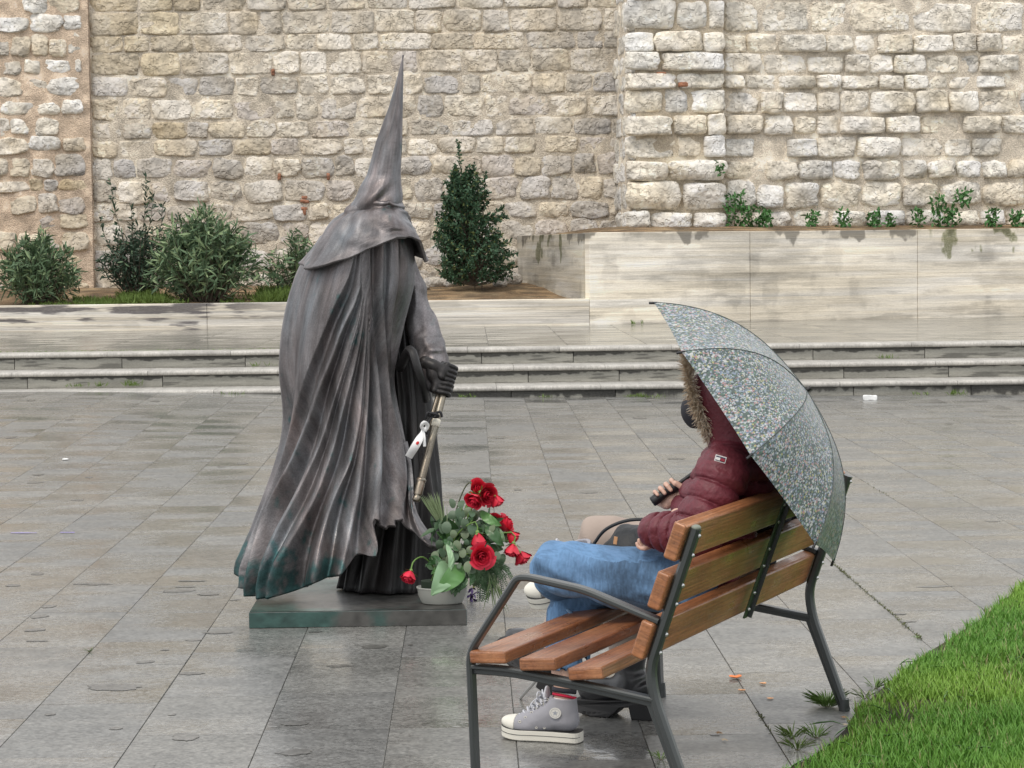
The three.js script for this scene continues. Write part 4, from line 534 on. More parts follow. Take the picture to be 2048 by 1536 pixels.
// ---------- flower arrangement on the plinth ----------
{
  const base = at(884, 1186, 9.42); base.y = 0.068; const fl = thing('flower_arrangement', 'white pot of red roses, eucalyptus and fern standing on the bronze plinth', 'flowers', [base.x, base.y, base.z]), rnd = RNG(601);
  const rel = (px, py, d) => at(px, py, d).sub(base);
  const potM = mat({ color: rgb(0.36, 0.37, 0.34), roughness: 0.5 });
  const pot = new THREE.LatheGeometry([[0, 0.0], [0.085, 0.0], [0.09, 0.006], [0.105, 0.05], [0.108, 0.085], [0.112, 0.09], [0.112, 0.098], [0.104, 0.098], [0.1, 0.07], [0, 0.068]].map((q) => new THREE.Vector2(...q)), 36).scale(0.96, 0.72, 0.7); part('pot', pot, potM, fl);
  part('floral_foam', new THREE.CylinderGeometry(0.09, 0.085, 0.05, 20).scale(1, 1, 0.7).translate(0, 0.07, 0), mat({ color: rgb(0.02, 0.035, 0.02), roughness: 0.95 }), fl);
  const redM = [[0.6, 0.014, 0.04], [0.52, 0.012, 0.036], [0.66, 0.025, 0.06]].map((c) => pmat({ color: rgb(...c), roughness: 0.55, sheen: 0.5, sheenColor: rgb(0.5, 0.05, 0.08), sheenRoughness: 0.5, side: THREE.DoubleSide })), stemM = mat({ color: rgb(0.13, 0.24, 0.05), roughness: 0.55 }), calM = mat({ color: rgb(0.16, 0.27, 0.07), roughness: 0.6, side: THREE.DoubleSide });
  function roseGeo(R, open, sd) {                             // axis +y, base at origin
    const r = RNG(sd), l = []; const N = 22;
    for (let k = 0; k < N; k++) {
      const f = k / (N - 1), a0 = k * 2.4 + r() * 0.3, rad = R * (0.1 + 0.72 * f ** 0.8) * (0.8 + 0.2 * open), hgt = R * (1.55 - 0.35 * f * open - 0.12 * f), wid = lerp(2.4, 1.25, f), flare = open * f ** 2 * 0.75, tilt = r() * 0.16;
      l.push(grid(6, 6, (u, v) => { const s = (u - 0.5) * 2, t = v, ang = a0 + s * wid * 0.5 * (0.55 + 0.45 * Math.sin(Math.min(1, t * 1.2) * 1.57)), bulge = Math.sin(Math.min(1, t * 1.05) * 2.6) * 0.28, rr = rad * (0.22 + 0.78 * t ** 0.55 + bulge) + R * flare * t ** 3, y = hgt * (t - 0.2 * s * s * t * t) - R * flare * 0.45 * t ** 4 + R * tilt * t * 0.3 + 0.03 * R * Math.sin(s * 7 + k) * t; return [Math.cos(ang) * rr, y, Math.sin(ang) * rr]; }));
    }
    const m = mergeGeometries(l); m.computeVertexNormals(); return m;
  }
  // [px, py, distance, size, openness, direction the bloom faces]
  const roses = [[957, 978, 9.42, 0.036, 0.6, [0.3, 0.3, 0.5]], [974, 990, 9.36, 0.037, 0.7, [0.45, -0.1, 0.7]], [948, 1001, 9.35, 0.034, 0.5, [-0.3, -0.3, 0.5]], [994, 1002, 9.38, 0.031, 0.2, [0.45, -0.8, 0.2]], [990, 1036, 9.46, 0.028, 0.3, [0.2, 0.7, 0.1]], [1013, 1048, 9.4, 0.036, 0.75, [0.7, 0.4, 0.2]], [1026, 1074, 9.38, 0.03, 0.25, [0.6, -0.5, 0.2]], [957, 1081, 9.3, 0.034, 0.25, [0.1, -0.85, 0.25]], [964, 1113, 9.25, 0.037, 0.9, [0.25, -0.1, 1.0]], [1024, 1102, 9.33, 0.033, 0.25, [-0.2, -0.85, 0.3]], [1045, 1116, 9.36, 0.034, 0.4, [0.5, -0.75, 0.2]], [817, 1154, 9.26, 0.031, 0.3, [-0.3, -0.7, 0.5]]];
  roses.forEach(([px, py, d, R0, op, dir], k) => { const R = R0 * 1.1;
    const c = rel(px, py, d), dv = V3(...dir).normalize(), q = new THREE.Quaternion().setFromUnitVectors(V3(0, 1, 0), dv), b = c.clone().addScaledVector(dv, -R * 0.85);
    const g = roseGeo(R, op, 610 + k); g.applyQuaternion(q); g.translate(b.x, b.y, b.z); const o = part('rose', g, redM[k % 3], fl);
    const sp = []; for (let i = 0; i < 5; i++) { const a = i * 1.257; const w = { p: [], i: [] }; leafAt(w, V3(Math.cos(a) * R * 0.15, 0, Math.sin(a) * R * 0.15), V3(Math.cos(a), 0.1, Math.sin(a)).normalize(), V3(0, 1, 0), R * 0.95, R * 0.3, -0.3); sp.push(leafGeo(w)); }
    sp.push(new THREE.SphereGeometry(R * 0.24, 8, 6).translate(0, -R * 0.1, 0)); const cg = merge(sp.map((x) => { x.deleteAttribute('uv'); return x; })); cg.applyQuaternion(q); cg.translate(b.x, b.y, b.z); part('calyx', cg, calM, o);
    const root = V3((rnd() - 0.5) * 0.08, 0.08, (rnd() - 0.5) * 0.05), top = b.clone().addScaledVector(dv, -R * 0.9), mid = root.clone().lerp(top, 0.6).add(V3(-0.01, 0.035 + (dv.y < -0.2 ? 0.03 : 0), 0)); part('stem', tube([root, mid, top.clone().add(V3(0, dv.y < -0.2 ? 0.012 : 0, 0)), b.clone().addScaledVector(dv, -R * 0.05)], 0.0032, 6, 16), stemM, o);
  });
  // tall bent stem at the back
  part('bent_stem', tube([V3(-0.02, 0.1, -0.02), rel(905, 1045, 9.48), rel(925, 985, 9.47), rel(937, 966, 9.46), rel(945, 966, 9.45), rel(951, 972, 9.44)], 0.003, 6, 26), mat({ color: rgb(0.07, 0.08, 0.035), roughness: 0.6 }), fl);
  // round eucalyptus leaves on sprigs
  const eM = [[0.085, 0.135, 0.08], [0.06, 0.11, 0.06], [0.13, 0.18, 0.1]].map((c) => mat({ color: rgb(...c), roughness: 0.5, side: THREE.DoubleSide }));
  function disc(c, n, r, m, el = 1.25) { const g = grid(12, 3, (u, v) => { const a = u * 6.2832, rr = r * v; return [Math.cos(a) * rr, Math.sin(a) * rr * el, 0.18 * r * v * v * Math.cos(2 * a) - 0.12 * r * v * v]; }); const q = new THREE.Quaternion().setFromUnitVectors(V3(0, 0, 1), n.clone().normalize()); g.applyQuaternion(q); g.translate(c.x, c.y, c.z); part('eucalyptus_leaf', g, m, fl); }
  for (const [px, py, r, d] of [[920, 1027, 9, 9.36], [918, 1042, 8, 9.35], [936, 1024, 9, 9.4], [930, 1048, 8, 9.34], [893, 1055, 9, 9.32], [905, 1006, 7, 9.42], [945, 1058, 10, 9.32], [933, 1085, 5, 9.26], [907, 1068, 7, 9.3], [914, 1092, 8, 9.3], [935, 1133, 8, 9.26], [918, 1131, 5, 9.27], [900, 1080, 6, 9.32], [995, 1110, 6, 9.3], [925, 1105, 7, 9.3], [950, 1035, 8, 9.42], [880, 1128, 9, 9.31], [870, 1113, 8, 9.33], [960, 1050, 8, 9.4], [976, 1068, 8, 9.36], [910, 1112, 7, 9.29], [945, 1140, 7, 9.27], [985, 1125, 6, 9.31], [940, 1100, 7, 9.31], [885, 1105, 7, 9.33], [930, 1066, 8, 9.36], [965, 1030, 7, 9.42], [905, 1030, 8, 9.38], [915, 1060, 8, 9.37], [942, 1010, 7, 9.43], [1000, 1080, 7, 9.36], [975, 1095, 7, 9.34], [900, 1120, 8, 9.31], [960, 1135, 7, 9.29], [922, 1008, 7, 9.42], [926, 1150, 6, 9.28], [878, 1088, 7, 9.35]]) disc(rel(px, py, d), V3((rnd() - 0.5) * 1.3, (rnd() - 0.2) * 0.9, 0.8), r * 9.3 / FOC * 1.15, eM[Math.floor(rnd() * 3)], 1 + rnd() * 0.4);
  for (let i = 0; i < 70; i++) { const a = rnd() * 6.283, q = Math.sqrt(rnd()), px = 940 + Math.cos(a) * q * 78, py = 1095 + Math.sin(a) * q * 72; disc(rel(px, py, 9.33 + rnd() * 0.12), V3((rnd() - 0.5) * 1.6, (rnd() - 0.2) * 1.1, 0.7), (6 + rnd() * 4) * 9.3 / FOC, eM[Math.floor(rnd() * 3)], 1 + rnd() * 0.5); }
  for (const [x, y] of [[925, 1015], [900, 1050], [945, 1040], [930, 1100], [975, 1080], [885, 1110], [960, 1130]]) part('sprig', tube([V3((rnd() - 0.5) * 0.1, 0.08, 0), rel((x + 884) / 2 - 4, (y + 1160) / 2 - 12, 9.38), rel(x, y, 9.37)], 0.0022, 5, 8), stemM, fl);
  // broad leaves
  const broadM = mat({ color: rgb(0.1, 0.235, 0.07), roughness: 0.38, side: THREE.DoubleSide }), dkM = mat({ color: rgb(0.035, 0.1, 0.03), roughness: 0.35, side: THREE.DoubleSide }), paleM = mat({ color: rgb(0.22, 0.36, 0.2), roughness: 0.4, side: THREE.DoubleSide });
  function broad(pts, w, m, tip = 0.8) { const c = new THREE.CatmullRomCurve3(pts.map(([px, py, d]) => rel(px, py, d))); part('leaf', shell(8, 18, (u, v) => { const p = c.getPointAt(v), t = c.getTangentAt(v), s = V3().crossVectors(t, V3(0.1, 0.15, 1)).normalize(), k = (u - 0.5) * 2, ww = w * Math.sin(Math.PI * v ** tip * 0.97 + 0.05) ** 0.8; p.addScaledVector(s, k * ww); p.z += 0.16 * ww * (Math.abs(k) - 0.5) + 0.0015 * Math.sin(v * 26 + Math.abs(k) * 5); return [p.x, p.y, p.z]; }, 0.0008), m, fl); }
  broad([[905, 1128, 9.33], [893, 1148, 9.25], [878, 1170, 9.22], [863, 1191, 9.22]], 0.052, paleM, 0.62); broad([[925, 1133, 9.3], [908, 1152, 9.24], [890, 1170, 9.225], [870, 1185, 9.23]], 0.04, broadM, 0.7);
  for (let i = 0; i < 22; i++) { const a = rnd() * 6.283, x = 930 + Math.cos(a) * 40, y = 1115 + Math.sin(a) * 38, L = 26 + rnd() * 18; broad([[x, y, 9.4], [x + Math.cos(a) * L * 0.5, y + Math.sin(a) * L * 0.5 - 6, 9.36], [x + Math.cos(a) * L, y + Math.sin(a) * L, 9.34]], 0.012 + rnd() * 0.01, i % 3 ? dkM : broadM); }
  broad([[962, 1022, 9.4], [975, 1036, 9.36], [990, 1045, 9.35], [1003, 1052, 9.36]], 0.02, broadM); broad([[968, 1048, 9.37], [985, 1065, 9.33], [1000, 1085, 9.32], [1008, 1092, 9.33]], 0.024, dkM); broad([[985, 1050, 9.38], [1000, 1068, 9.36], [1010, 1085, 9.36]], 0.015, paleM); broad([[888, 1078, 9.34], [902, 1092, 9.3], [918, 1102, 9.29]], 0.014, dkM); broad([[858, 1125, 9.36], [872, 1120, 9.32], [886, 1130, 9.3]], 0.02, dkM); broad([[893, 1088, 9.3], [902, 1115, 9.26], [898, 1150, 9.24]], 0.012, paleM); broad([[903, 1100, 9.31], [905, 1125, 9.27], [893, 1158, 9.245]], 0.009, paleM); broad([[920, 1150, 9.3], [930, 1165, 9.27], [922, 1180, 9.26]], 0.014, dkM); broad([[935, 1140, 9.31], [945, 1155, 9.29], [940, 1172, 9.28]], 0.014, dkM);
  // grass-like fronds: fan behind the cape and drooping spray on the right
  const fr = { p: [], i: [] }, fr2 = { p: [], i: [] }, fern = { p: [], i: [] };
  for (let k = 0; k < 30; k++) { const t = k / 29, a = rel(lerp(880, 892, t), 1052, 9.44), tipp = rel(lerp(836, 872, t) + rnd() * 5, lerp(985, 968, t) + 14 * rnd() + t * 12, 9.46 - 0.05 * rnd()), d = tipp.clone().sub(a); leafAt(fr, a, d.clone().normalize(), V3(0, 0.2, 1), d.length(), 0.006, 0.05); }
  for (let k = 0; k < 5; k++) { const a = rel(888 + k * 3, 1075, 9.4), tp = rel(878 + k * 8, 985 + 12 * k, 9.42), d = tp.sub(a); leafAt(fr, a, d.clone().normalize(), V3(0, 0, 1), d.length(), 0.005, 0.02); }
  for (let s = 0; s < 34; s++) { const a = rel(935 + rnd() * 60, 1120 + rnd() * 30, 9.34), ex = rnd(), e = rel(950 + ex * 75, 1150 + rnd() * 60 - ex * 20, 9.3 + rnd() * 0.1), c = new THREE.CatmullRomCurve3([a, a.clone().lerp(e, 0.55).add(V3(0.01, 0.028, 0)), e]); for (let i = 0; i < 16; i++) for (const sd of [-1, 1]) { const t = 0.12 + 0.88 * i / 15, p = c.getPointAt(t), tg = c.getTangentAt(t), n = V3().crossVectors(tg, V3(0, 0, 1)).normalize(); leafAt(fern, p, tg.clone().multiplyScalar(0.8).addScaledVector(n, sd * 0.8).add(V3(0, 0, (rnd() - 0.5) * 0.6)).normalize(), V3(0, 0, 1), 0.02 * (1.1 - t * 0.6), 0.0045, 0.2); } }
  for (let s = 0; s < 12; s++) { const a = rel(975 + rnd() * 15, 1145, 9.33), e = rel(965 + rnd() * 55, 1195 + rnd() * 40, 9.3), d = e.sub(a); leafAt(fr2, a, d.clone().normalize(), V3(0, 0, 1), d.length(), 0.0045, 0.1); }
  for (let s = 0; s < 150; s++) { const a = rel(868 + rnd() * 125, 1040 + rnd() * 105, 9.38 + rnd() * 0.09); leafAt(fern, a, rdir(rnd, 0.1), rdir(rnd), 0.05 + rnd() * 0.035, 0.024, 0.3); }
  part('palm_frond', leafGeo(fr), mat({ color: rgb(0.24, 0.31, 0.17), roughness: 0.5, side: THREE.DoubleSide }), fl); part('trailing_grass', leafGeo(fr2), mat({ color: rgb(0.16, 0.23, 0.1), roughness: 0.5, side: THREE.DoubleSide }), fl); part('fern', leafGeo(fern), mat({ color: rgb(0.05, 0.105, 0.045), roughness: 0.5, side: THREE.DoubleSide }), fl);
  // wilted purple iris on the paving beside the plinth
  const ib = onGround(946, 1203), ir = thing('wilted_iris', 'small wilted purple iris hanging down beside the plinth corner', 'flower', [ib.x, 0, ib.z]), io = { p: [], i: [] }; for (let k = 0; k < 16; k++) leafAt(io, V3((rnd() - 0.5) * 0.02, 0.012 + rnd() * 0.06, (rnd() - 0.5) * 0.02), V3((rnd() - 0.5) * 1.2, -0.6 + rnd() * 0.3, rnd() - 0.5).normalize(), rdir(rnd), 0.03, 0.014, 0.3); part('petals', leafGeo(io), mat({ color: rgb(0.06, 0.03, 0.13), roughness: 0.6, side: THREE.DoubleSide }), ir); part('stem', tube([V3(0.004, 0.06, 0), V3(0.002, 0.085, 0), V3(-0.015, 0.11, -0.01)], 0.004, 6), mat({ color: rgb(0.2, 0.22, 0.03), roughness: 0.6 }), ir); part('stem', tube([V3(0.0, 0.03, 0), V3(0.02, 0.042, 0.0), V3(0.03, 0.035, 0), V3(0.031, 0.012, 0.0)], 0.003, 6), mat({ color: rgb(0.07, 0.04, 0.12), roughness: 0.6 }), ir);
}

// ---------- bench ----------
const BP = V3(0.483, 0, -6.119), BT = 1.1283;                 // rear post foot line of the end frame; bench runs along its local x, its front faces local -z
const bq = new THREE.Quaternion().setFromAxisAngle(V3(0, 1, 0), BT);
const bw = (x, y, z) => V3(x, y, z).applyQuaternion(bq).add(BP), toBench = (v) => v.clone().sub(BP).applyQuaternion(bq.clone().invert());
const woodC = tex(1024, 512, (u, v) => { const w = tfbm(u, v, 3, 8, 701, 4), gr = tfbm(u + w * 0.01, v + w * 0.02, 4, 90, 703, 4), fi = tfbm(u, v, 30, 200, 705, 3), bl = tfbm(u, v, 9, 6, 707, 4), sp = sstep(0.3, 0.4, tfbm(u, v, 90, 60, 709, 3)); let L = 0.82 + gr * 0.22 + fi * 0.1 + bl * 0.12 - sp * 0.06; return [L, L * (0.93 + bl * 0.08), L * (0.84 + bl * 0.14)]; }, true);
const woodB = tex(512, 512, (u, v) => g1(0.5 + tfbm(u, v, 6, 90, 711, 4) * 0.35 + Math.max(0, tfbm(u, v, 70, 70, 713, 2)) * 0.55));
const woodR = tex(512, 512, (u, v) => [1, clamp(0.42 + tfbm(u, v, 12, 8, 715, 5) * 0.4, 0.16, 0.72), 0]);
const woodTop = [[0.47, 0.225, 0.115], [0.45, 0.212, 0.107], [0.48, 0.232, 0.12]].map((c) => pmat({ color: rgb(...c), map: woodC, bumpMap: woodB, bumpScale: 0.0022, roughnessMap: woodR, roughness: 1, clearcoat: 0.35, clearcoatRoughness: 0.3 }));
const woodBack = [[0.47, 0.225, 0.115], [0.45, 0.212, 0.107], [0.48, 0.232, 0.12]].map((c) => pmat({ color: rgb(...c), map: woodC, bumpMap: woodB, bumpScale: 0.0015, roughnessMap: woodR, roughness: 0.95, clearcoat: 0.3, clearcoatRoughness: 0.35 }));
const iron = pmat({ color: rgb(0.05, 0.056, 0.056), roughness: 0.42, metalness: 0.35, bumpMap: woodR, bumpScale: 0.0004, clearcoat: 0.35, clearcoatRoughness: 0.25 }), steelM = mat({ color: rgb(0.55, 0.55, 0.55), metalness: 0.9, roughness: 0.35 });
const BL = 1.498;
{
  const bn = thing('park_bench', 'brown wooden slatted park bench with dark grey iron frame and armrests', 'bench', [BP.x, 0, BP.z], BT);
  const slat = (name, x0, x1, z, y, w, t, rot, m, r = 0.007) => { const g = new RoundedBoxGeometry(x1 - x0, t, w, 2, r); g.rotateX(rot); g.translate((x0 + x1) / 2, y, z); const q = g.index ? g.toNonIndexed() : g, P = q.attributes.position, N = q.attributes.normal, uv = [], c = Math.cos(-rot), s = Math.sin(-rot), o = h3(Math.round(z * 999), Math.round(y * 999), 1) * 5; for (let i = 0; i < P.count; i++) { const dy = P.getY(i) - y, dz = P.getZ(i) - z, ly = dy * c - dz * s, lz = dy * s + dz * c, nx = Math.abs(N.getX(i)); nx > 0.7 ? uv.push(lz * 2.2 + o, ly * 1.6) : uv.push(P.getX(i) * 0.8 + o, (lz + ly) * 2.4 + o); } q.setAttribute('uv', new THREE.Float32BufferAttribute(uv, 2)); return part(name, q, m, bn); };
  // seat slats, tilting back
  [[-0.478, 0.402, 0.114, 0.05], [-0.325, 0.392, 0.112, 0.07], [-0.18, 0.376, 0.105, 0.11]].forEach(([z, y, w, rot], k) => slat('seat_slat', -0.032, BL + 0.032, z, y, w, 0.036, -rot, woodTop[k]));
  // back slats, lying on the front of the posts
  const ta = 0.338, sa = Math.sin(ta), ca = Math.cos(ta); [0.072, 0.218, 0.364].forEach((s, k) => slat('back_slat', -0.032, BL + 0.032, 0 + s * sa - 0.0365 * ca, 0.4 + s * ca + 0.0365 * sa, 0.04, 0.108, ta, woodBack[k], 0.008));
  const bolts = [];
  for (const x of [0, BL]) {
    const P = (y, z) => [x, y, z];
    part('leg', bar(rounded([P(0.0, 0.128), P(0.315, 0.012), P(0.4, 0.0), P(0.79, 0.137)], 0.06, 6), 0.032, 0.028, [1, 0, 0]), iron, bn); part('leg', bar(rounded([P(0.0, -0.532), P(0.41, -0.546), P(0.63, -0.395), P(0.632, -0.36), P(0.605, -0.19), P(0.55, -0.03), P(0.53, 0.03)], 0.035, 6), 0.038, 0.018, [1, 0, 0]), iron, bn);
    part('rib', bar([P(0.0, 0.118), P(0.3, 0.0), P(0.315, -0.004)], 0.008, 0.022, [1, 0, 0]), iron, bn);
    part('seat_rail', bar(rounded([P(0.368, -0.54), P(0.368, -0.42), P(0.342, -0.2), P(0.312, 0.012)], 0.06, 5), 0.034, 0.014, [1, 0, 0]), iron, bn); part('seat_rail', bar(rounded([P(0.356, -0.535), P(0.356, -0.42), P(0.33, -0.2), P(0.3, 0.012)], 0.06, 5), 0.01, 0.02, [1, 0, 0]), iron, bn);
    for (const s of [0.045, 0.1, 0.19, 0.246, 0.335, 0.392]) bolts.push([x, 0.4 + s * ca, s * sa + 0.0145]);
    part('foot', new THREE.CylinderGeometry(0.017, 0.02, 0.05, 12).translate(x, 0.025, -0.532), iron, bn); part('foot', new THREE.CylinderGeometry(0.016, 0.019, 0.04, 12).translate(x, 0.02, 0.122), iron, bn);
  }
  // middle strap behind the back slats
  const sx = 0.8; part('back_strap', bar([[sx, 0.415, 0.012], [sx, 0.79, 0.146]].map(([x, y, z]) => [x, y, z - 0.004]), 0.032, 0.006, [1, 0, 0]), mat({ color: rgb(0.06, 0.09, 0.05), roughness: 0.4, metalness: 0.3 }), bn); part('strap_rib', bar([[sx + 0.013, 0.415, 0.018], [sx + 0.013, 0.79, 0.152]], 0.004, 0.014, [1, 0, 0]), iron, bn);
  for (const s of [0.045, 0.1, 0.19, 0.246, 0.335, 0.392]) bolts.push([sx - 0.004, 0.4 + s * ca, s * sa + 0.006]);
  for (const b of bolts) { const g = new THREE.SphereGeometry(0.0065, 8, 5, 0, 6.3, 0, 1.5); g.rotateX(1.57 - ta * 0); g.translate(...b); part('bolt', g, steelM, bn); }
  part('post_cap', new THREE.SphereGeometry(0.015, 10, 8).scale(1.05, 0.6, 0.9).translate(0, 0.792, 0.137), mat({ color: rgb(0.2, 0.22, 0.18), roughness: 0.6 }), bn);
}

// ---------- people on the bench (all in the bench's frame: x along it, z towards its back) ----------
const skinM = pmat({ color: rgb(0.62, 0.4, 0.31), roughness: 0.5, sheen: 0.2 });
function seatThing(name, label, cat, x, z, group) { const p = bw(x, 0, z), t = thing(name, label, cat, [p.x, 0, p.z], BT, group); t.userData.o = undefined; t._o = [x, z]; return t; }
const put = (name, g, m, t) => { if (!t._moved?.has(g)) g.translate(-t._o[0], 0, -t._o[1]); return part(name, g, m, t); };
const chain = (x, y, z, pts, k) => { let d = 9; for (let i = 0; i + 1 < pts.length; i++) d = smin(d, cap(x, y, z, pts[i], pts[i + 1]), k); return d; };
const ell = (x, y, z, c, r) => { const a = (x - c[0]) / r[0], b = (y - c[1]) / r[1], e = (z - c[2]) / r[2], l = Math.hypot(a, b, e); return (l - 1) * Math.min(...r) * 0.9; };
function headSDF(c) { return (x, y, z) => { x -= c[0]; y -= c[1]; z -= c[2]; let d = ell(x, y, z, [0, 0.02, 0.008], [0.075, 0.1, 0.093]); d = smin(d, ell(x, y, z, [0, -0.055, -0.03], [0.055, 0.058, 0.06]), 0.03); d = smin(d, cap(x, y, z, [0, 0.012, -0.085, 0.009], [0, -0.028, -0.106, 0.0125]), 0.012); for (const s of [-1, 1]) { d = smin(d, ell(x, y, z, [s * 0.077, -0.005, 0.008], [0.01, 0.03, 0.02]), 0.008); d = Math.max(d, -(Math.hypot(x - s * 0.031, (y - 0.012) * 1.4, z + 0.101) - 0.016)); d = Math.min(d, Math.hypot(x - s * 0.031, y - 0.012, z + 0.077) - 0.0125); } d = smin(d, cap(x, y, z, [-0.018, -0.058, -0.082, 0.006], [0.018, -0.058, -0.082, 0.006]), 0.008); return d; }; }
const puffC = tex(512, 512, (u, v) => { const L = 0.9 + tfbm(u, v, 12, 12, 801, 4) * 0.12 + tn(u * 200, v * 200, 200, 200, 803) * 0.05; return g1(L); }, true), clothB = tex(512, 512, (u, v) => g1(0.5 + tfbm(u, v, 14, 14, 805, 5) * 0.6 + tn(u * 240, v * 240, 240, 240, 807) * 0.15));
const denimC = tex(512, 512, (u, v) => { const t = tn(u * 256, v * 64, 256, 64, 811) * 0.09 + tn((u + v) * 200, (v - u) * 60, 200, 60, 813) * 0.03, b = tfbm(u, v, 7, 4, 815, 5) * 0.3, L = 0.85 + t + b; return [L * 0.98, L, L * 1.0]; }, true);
{
  const t = seatThing('person', 'person in maroon puffer jacket, fur hood and blue jeans, seated with legs crossed', 'person', 0.76, -0.2);
  // body: one continuous surface under the clothes, with head and hands merged in
  const B = { spine: [[0.76, 0.55, -0.13, 0.088], [0.76, 0.72, -0.075, 0.082], [0.76, 0.86, -0.002, 0.076], [0.76, 0.98, -0.01, 0.05], [0.76, 1.04, -0.025, 0.05]], sh: [[0.61, 0.88, 0.01, 0.055], [0.91, 0.88, 0.01, 0.055]], aL: [[0.59, 0.88, 0.01, 0.05], [0.515, 0.7, -0.04, 0.04], [0.575, 0.695, -0.205, 0.028]], aR: [[0.93, 0.88, 0.01, 0.05], [0.985, 0.71, -0.03, 0.04], [0.835, 0.775, -0.19, 0.028]], lL: [[0.67, 0.53, -0.14, 0.08], [0.58, 0.58, -0.52, 0.056], [0.86, 0.5, -0.61, 0.04], [0.9, 0.48, -0.64, 0.036]], lR: [[0.85, 0.53, -0.14, 0.08], [0.82, 0.5, -0.545, 0.056], [0.732, 0.23, -0.56, 0.042], [0.724, 0.13, -0.566, 0.032]] };
  const body = surf((x, y, z) => { let d = chain(x, y, z, B.spine, 0.05); d = smin(d, cap(x, y, z, B.sh[0], B.sh[1]), 0.05); for (const k of ['aL', 'aR', 'lL', 'lR']) d = smin(d, chain(x, y, z, B[k], 0.03), 0.04); return d; }, [0.44, 0.04, -0.75, 1.08, 1.12, 0.18], 0.014);
  const head = surf(headSDF([0.76, 1.105, -0.045]), [0.65, 0.97, -0.18, 0.87, 1.25, 0.08], 0.006);
  // far hand round the umbrella grip, near hand resting on the bag
  const gp = toBench(at(1334, 984, 6.86)), gd = toBench(at(1617, 787, 6.86)).sub(gp).normalize();
  const hand1 = fist(0.014, 0.023, 0.003, [-0.35, -0.3, 0.85]); hand1.applyQuaternion(new THREE.Quaternion().setFromUnitVectors(V3(0, 1, 0), gd).multiply(new THREE.Quaternion().setFromAxisAngle(V3(0, 1, 0), 2.6))); hand1.translate(gp.x, gp.y, gp.z);
  const hand2 = fist(0.011, 0.022, 0.003, [-1, 0, 0]); hand2.applyMatrix4(new THREE.Matrix4().makeBasis(V3(0, -0.62, -0.78), V3(1, 0, 0), V3(0, -0.78, 0.62))); hand2.translate(0.585, 0.668, -0.232);
  put('body', merge([body, head, hand1, hand2]), skinM, t);
  // jacket
  const J = { t: [[0.76, 0.565, -0.13, 0.128], [0.76, 0.72, -0.075, 0.125], [0.76, 0.85, -0.01, 0.115]], s: [[0.605, 0.885, 0.012, 0.08], [0.915, 0.885, 0.012, 0.08]], aL: [[0.585, 0.88, 0.012, 0.078], [0.512, 0.705, -0.045, 0.072], [0.568, 0.702, -0.19, 0.058]], aR: [[0.935, 0.88, 0.012, 0.078], [0.99, 0.71, -0.045, 0.066], [0.86, 0.755, -0.155, 0.046]], c: [[0.76, 0.93, 0.005, 0.085], [0.76, 0.985, -0.015, 0.078]] };
  const groove = (s) => { const q = s - Math.round(s); return Math.exp(-((q / 0.085) ** 2)); };
  const jac = surf((x, y, z) => {
    let a = chain(x, y, z, J.t, 0.06); a = smin(a, cap(x, y, z, J.s[0], J.s[1]), 0.06); a = smin(a, chain(x, y, z, J.c, 0.02), 0.05); const tq = (y + z * 0.25) / 0.058; a += (0.008 + 0.004 * n3(x * 70, 3, z * 70)) * groove(tq) + 0.003 * Math.cos(tq * 6.283);
    let m = 9; for (const k of ['aL', 'aR']) { const c = J[k]; const d0 = cap(x, y, z, c[0], c[1]), d1 = cap(x, y, z, c[1], c[2]); const s = d0 < d1 ? capT(x, y, z, c[0], c[1]) * 0.2 : 0.2 + capT(x, y, z, c[1], c[2]) * 0.23; const q = s / 0.062 + 0.3; m = Math.min(m, smin(d0, d1, 0.03) + (0.0075 + 0.004 * n3(x * 70 + z * 50, y * 70, 5)) * groove(q) + 0.0025 * Math.cos(q * 6.283)); }
    let d = smin(a, m, 0.018); d -= 0.006 * fbm(x * 13, y * 13, z * 13, 2) + 0.003 * n3(x * 34 + y * 46, y * 14, z * 34) + 0.0012 * n3(x * 80, y * 80, z * 80);
    return Math.max(d, 0.53 - y - 0.25 * (z + 0.13));
  }, [0.42, 0.5, -0.28, 1.1, 1.1, 0.19], 0.0055);
  const jm = pmat({ color: rgb(0.16, 0.024, 0.038), map: puffC, bumpMap: clothB, bumpScale: 0.003, roughness: 0.55, sheen: 0.3, sheenColor: rgb(0.4, 0.15, 0.18), sheenRoughness: 0.5 });
  const jo = put('jacket', jac, jm, t);
  // sleeve badge
  const bp = toBench(at(1441, 918, 6.49)); { const n = toBench(V3(0, 1.3, 0)).sub(bp).normalize(), q = new THREE.Quaternion().setFromRotationMatrix(new THREE.Matrix4().lookAt(V3(0, 0, 0), n.clone().negate(), V3(0, 1, 0))); const rz = new THREE.Quaternion().setFromAxisAngle(V3(0, 0, 1), -0.28), mk = (w, h, x, y, z, c) => { const g = new RoundedBoxGeometry(w, h, 0.002, 2, 0.0009).translate(x, y, z); g.applyQuaternion(q.clone().multiply(rz)); g.translate(bp.x - t._o[0], bp.y, bp.z - t._o[1]); return [g, mat({ color: rgb(...c), roughness: 0.5 })]; };
    const b = part('badge', ...mk(0.033, 0.019, 0, 0, 0, [0.72, 0.7, 0.7]), jo); void b; part('badge', ...mk(0.028, 0.014, 0, 0, 0.0012, [0.03, 0.03, 0.07]), jo); part('badge', ...mk(0.013, 0.008, -0.007, -0.001, 0.0022, [0.75, 0.75, 0.75]), jo); part('badge', ...mk(0.013, 0.008, 0.007, -0.001, 0.0022, [0.3, 0.02, 0.04]), jo); }
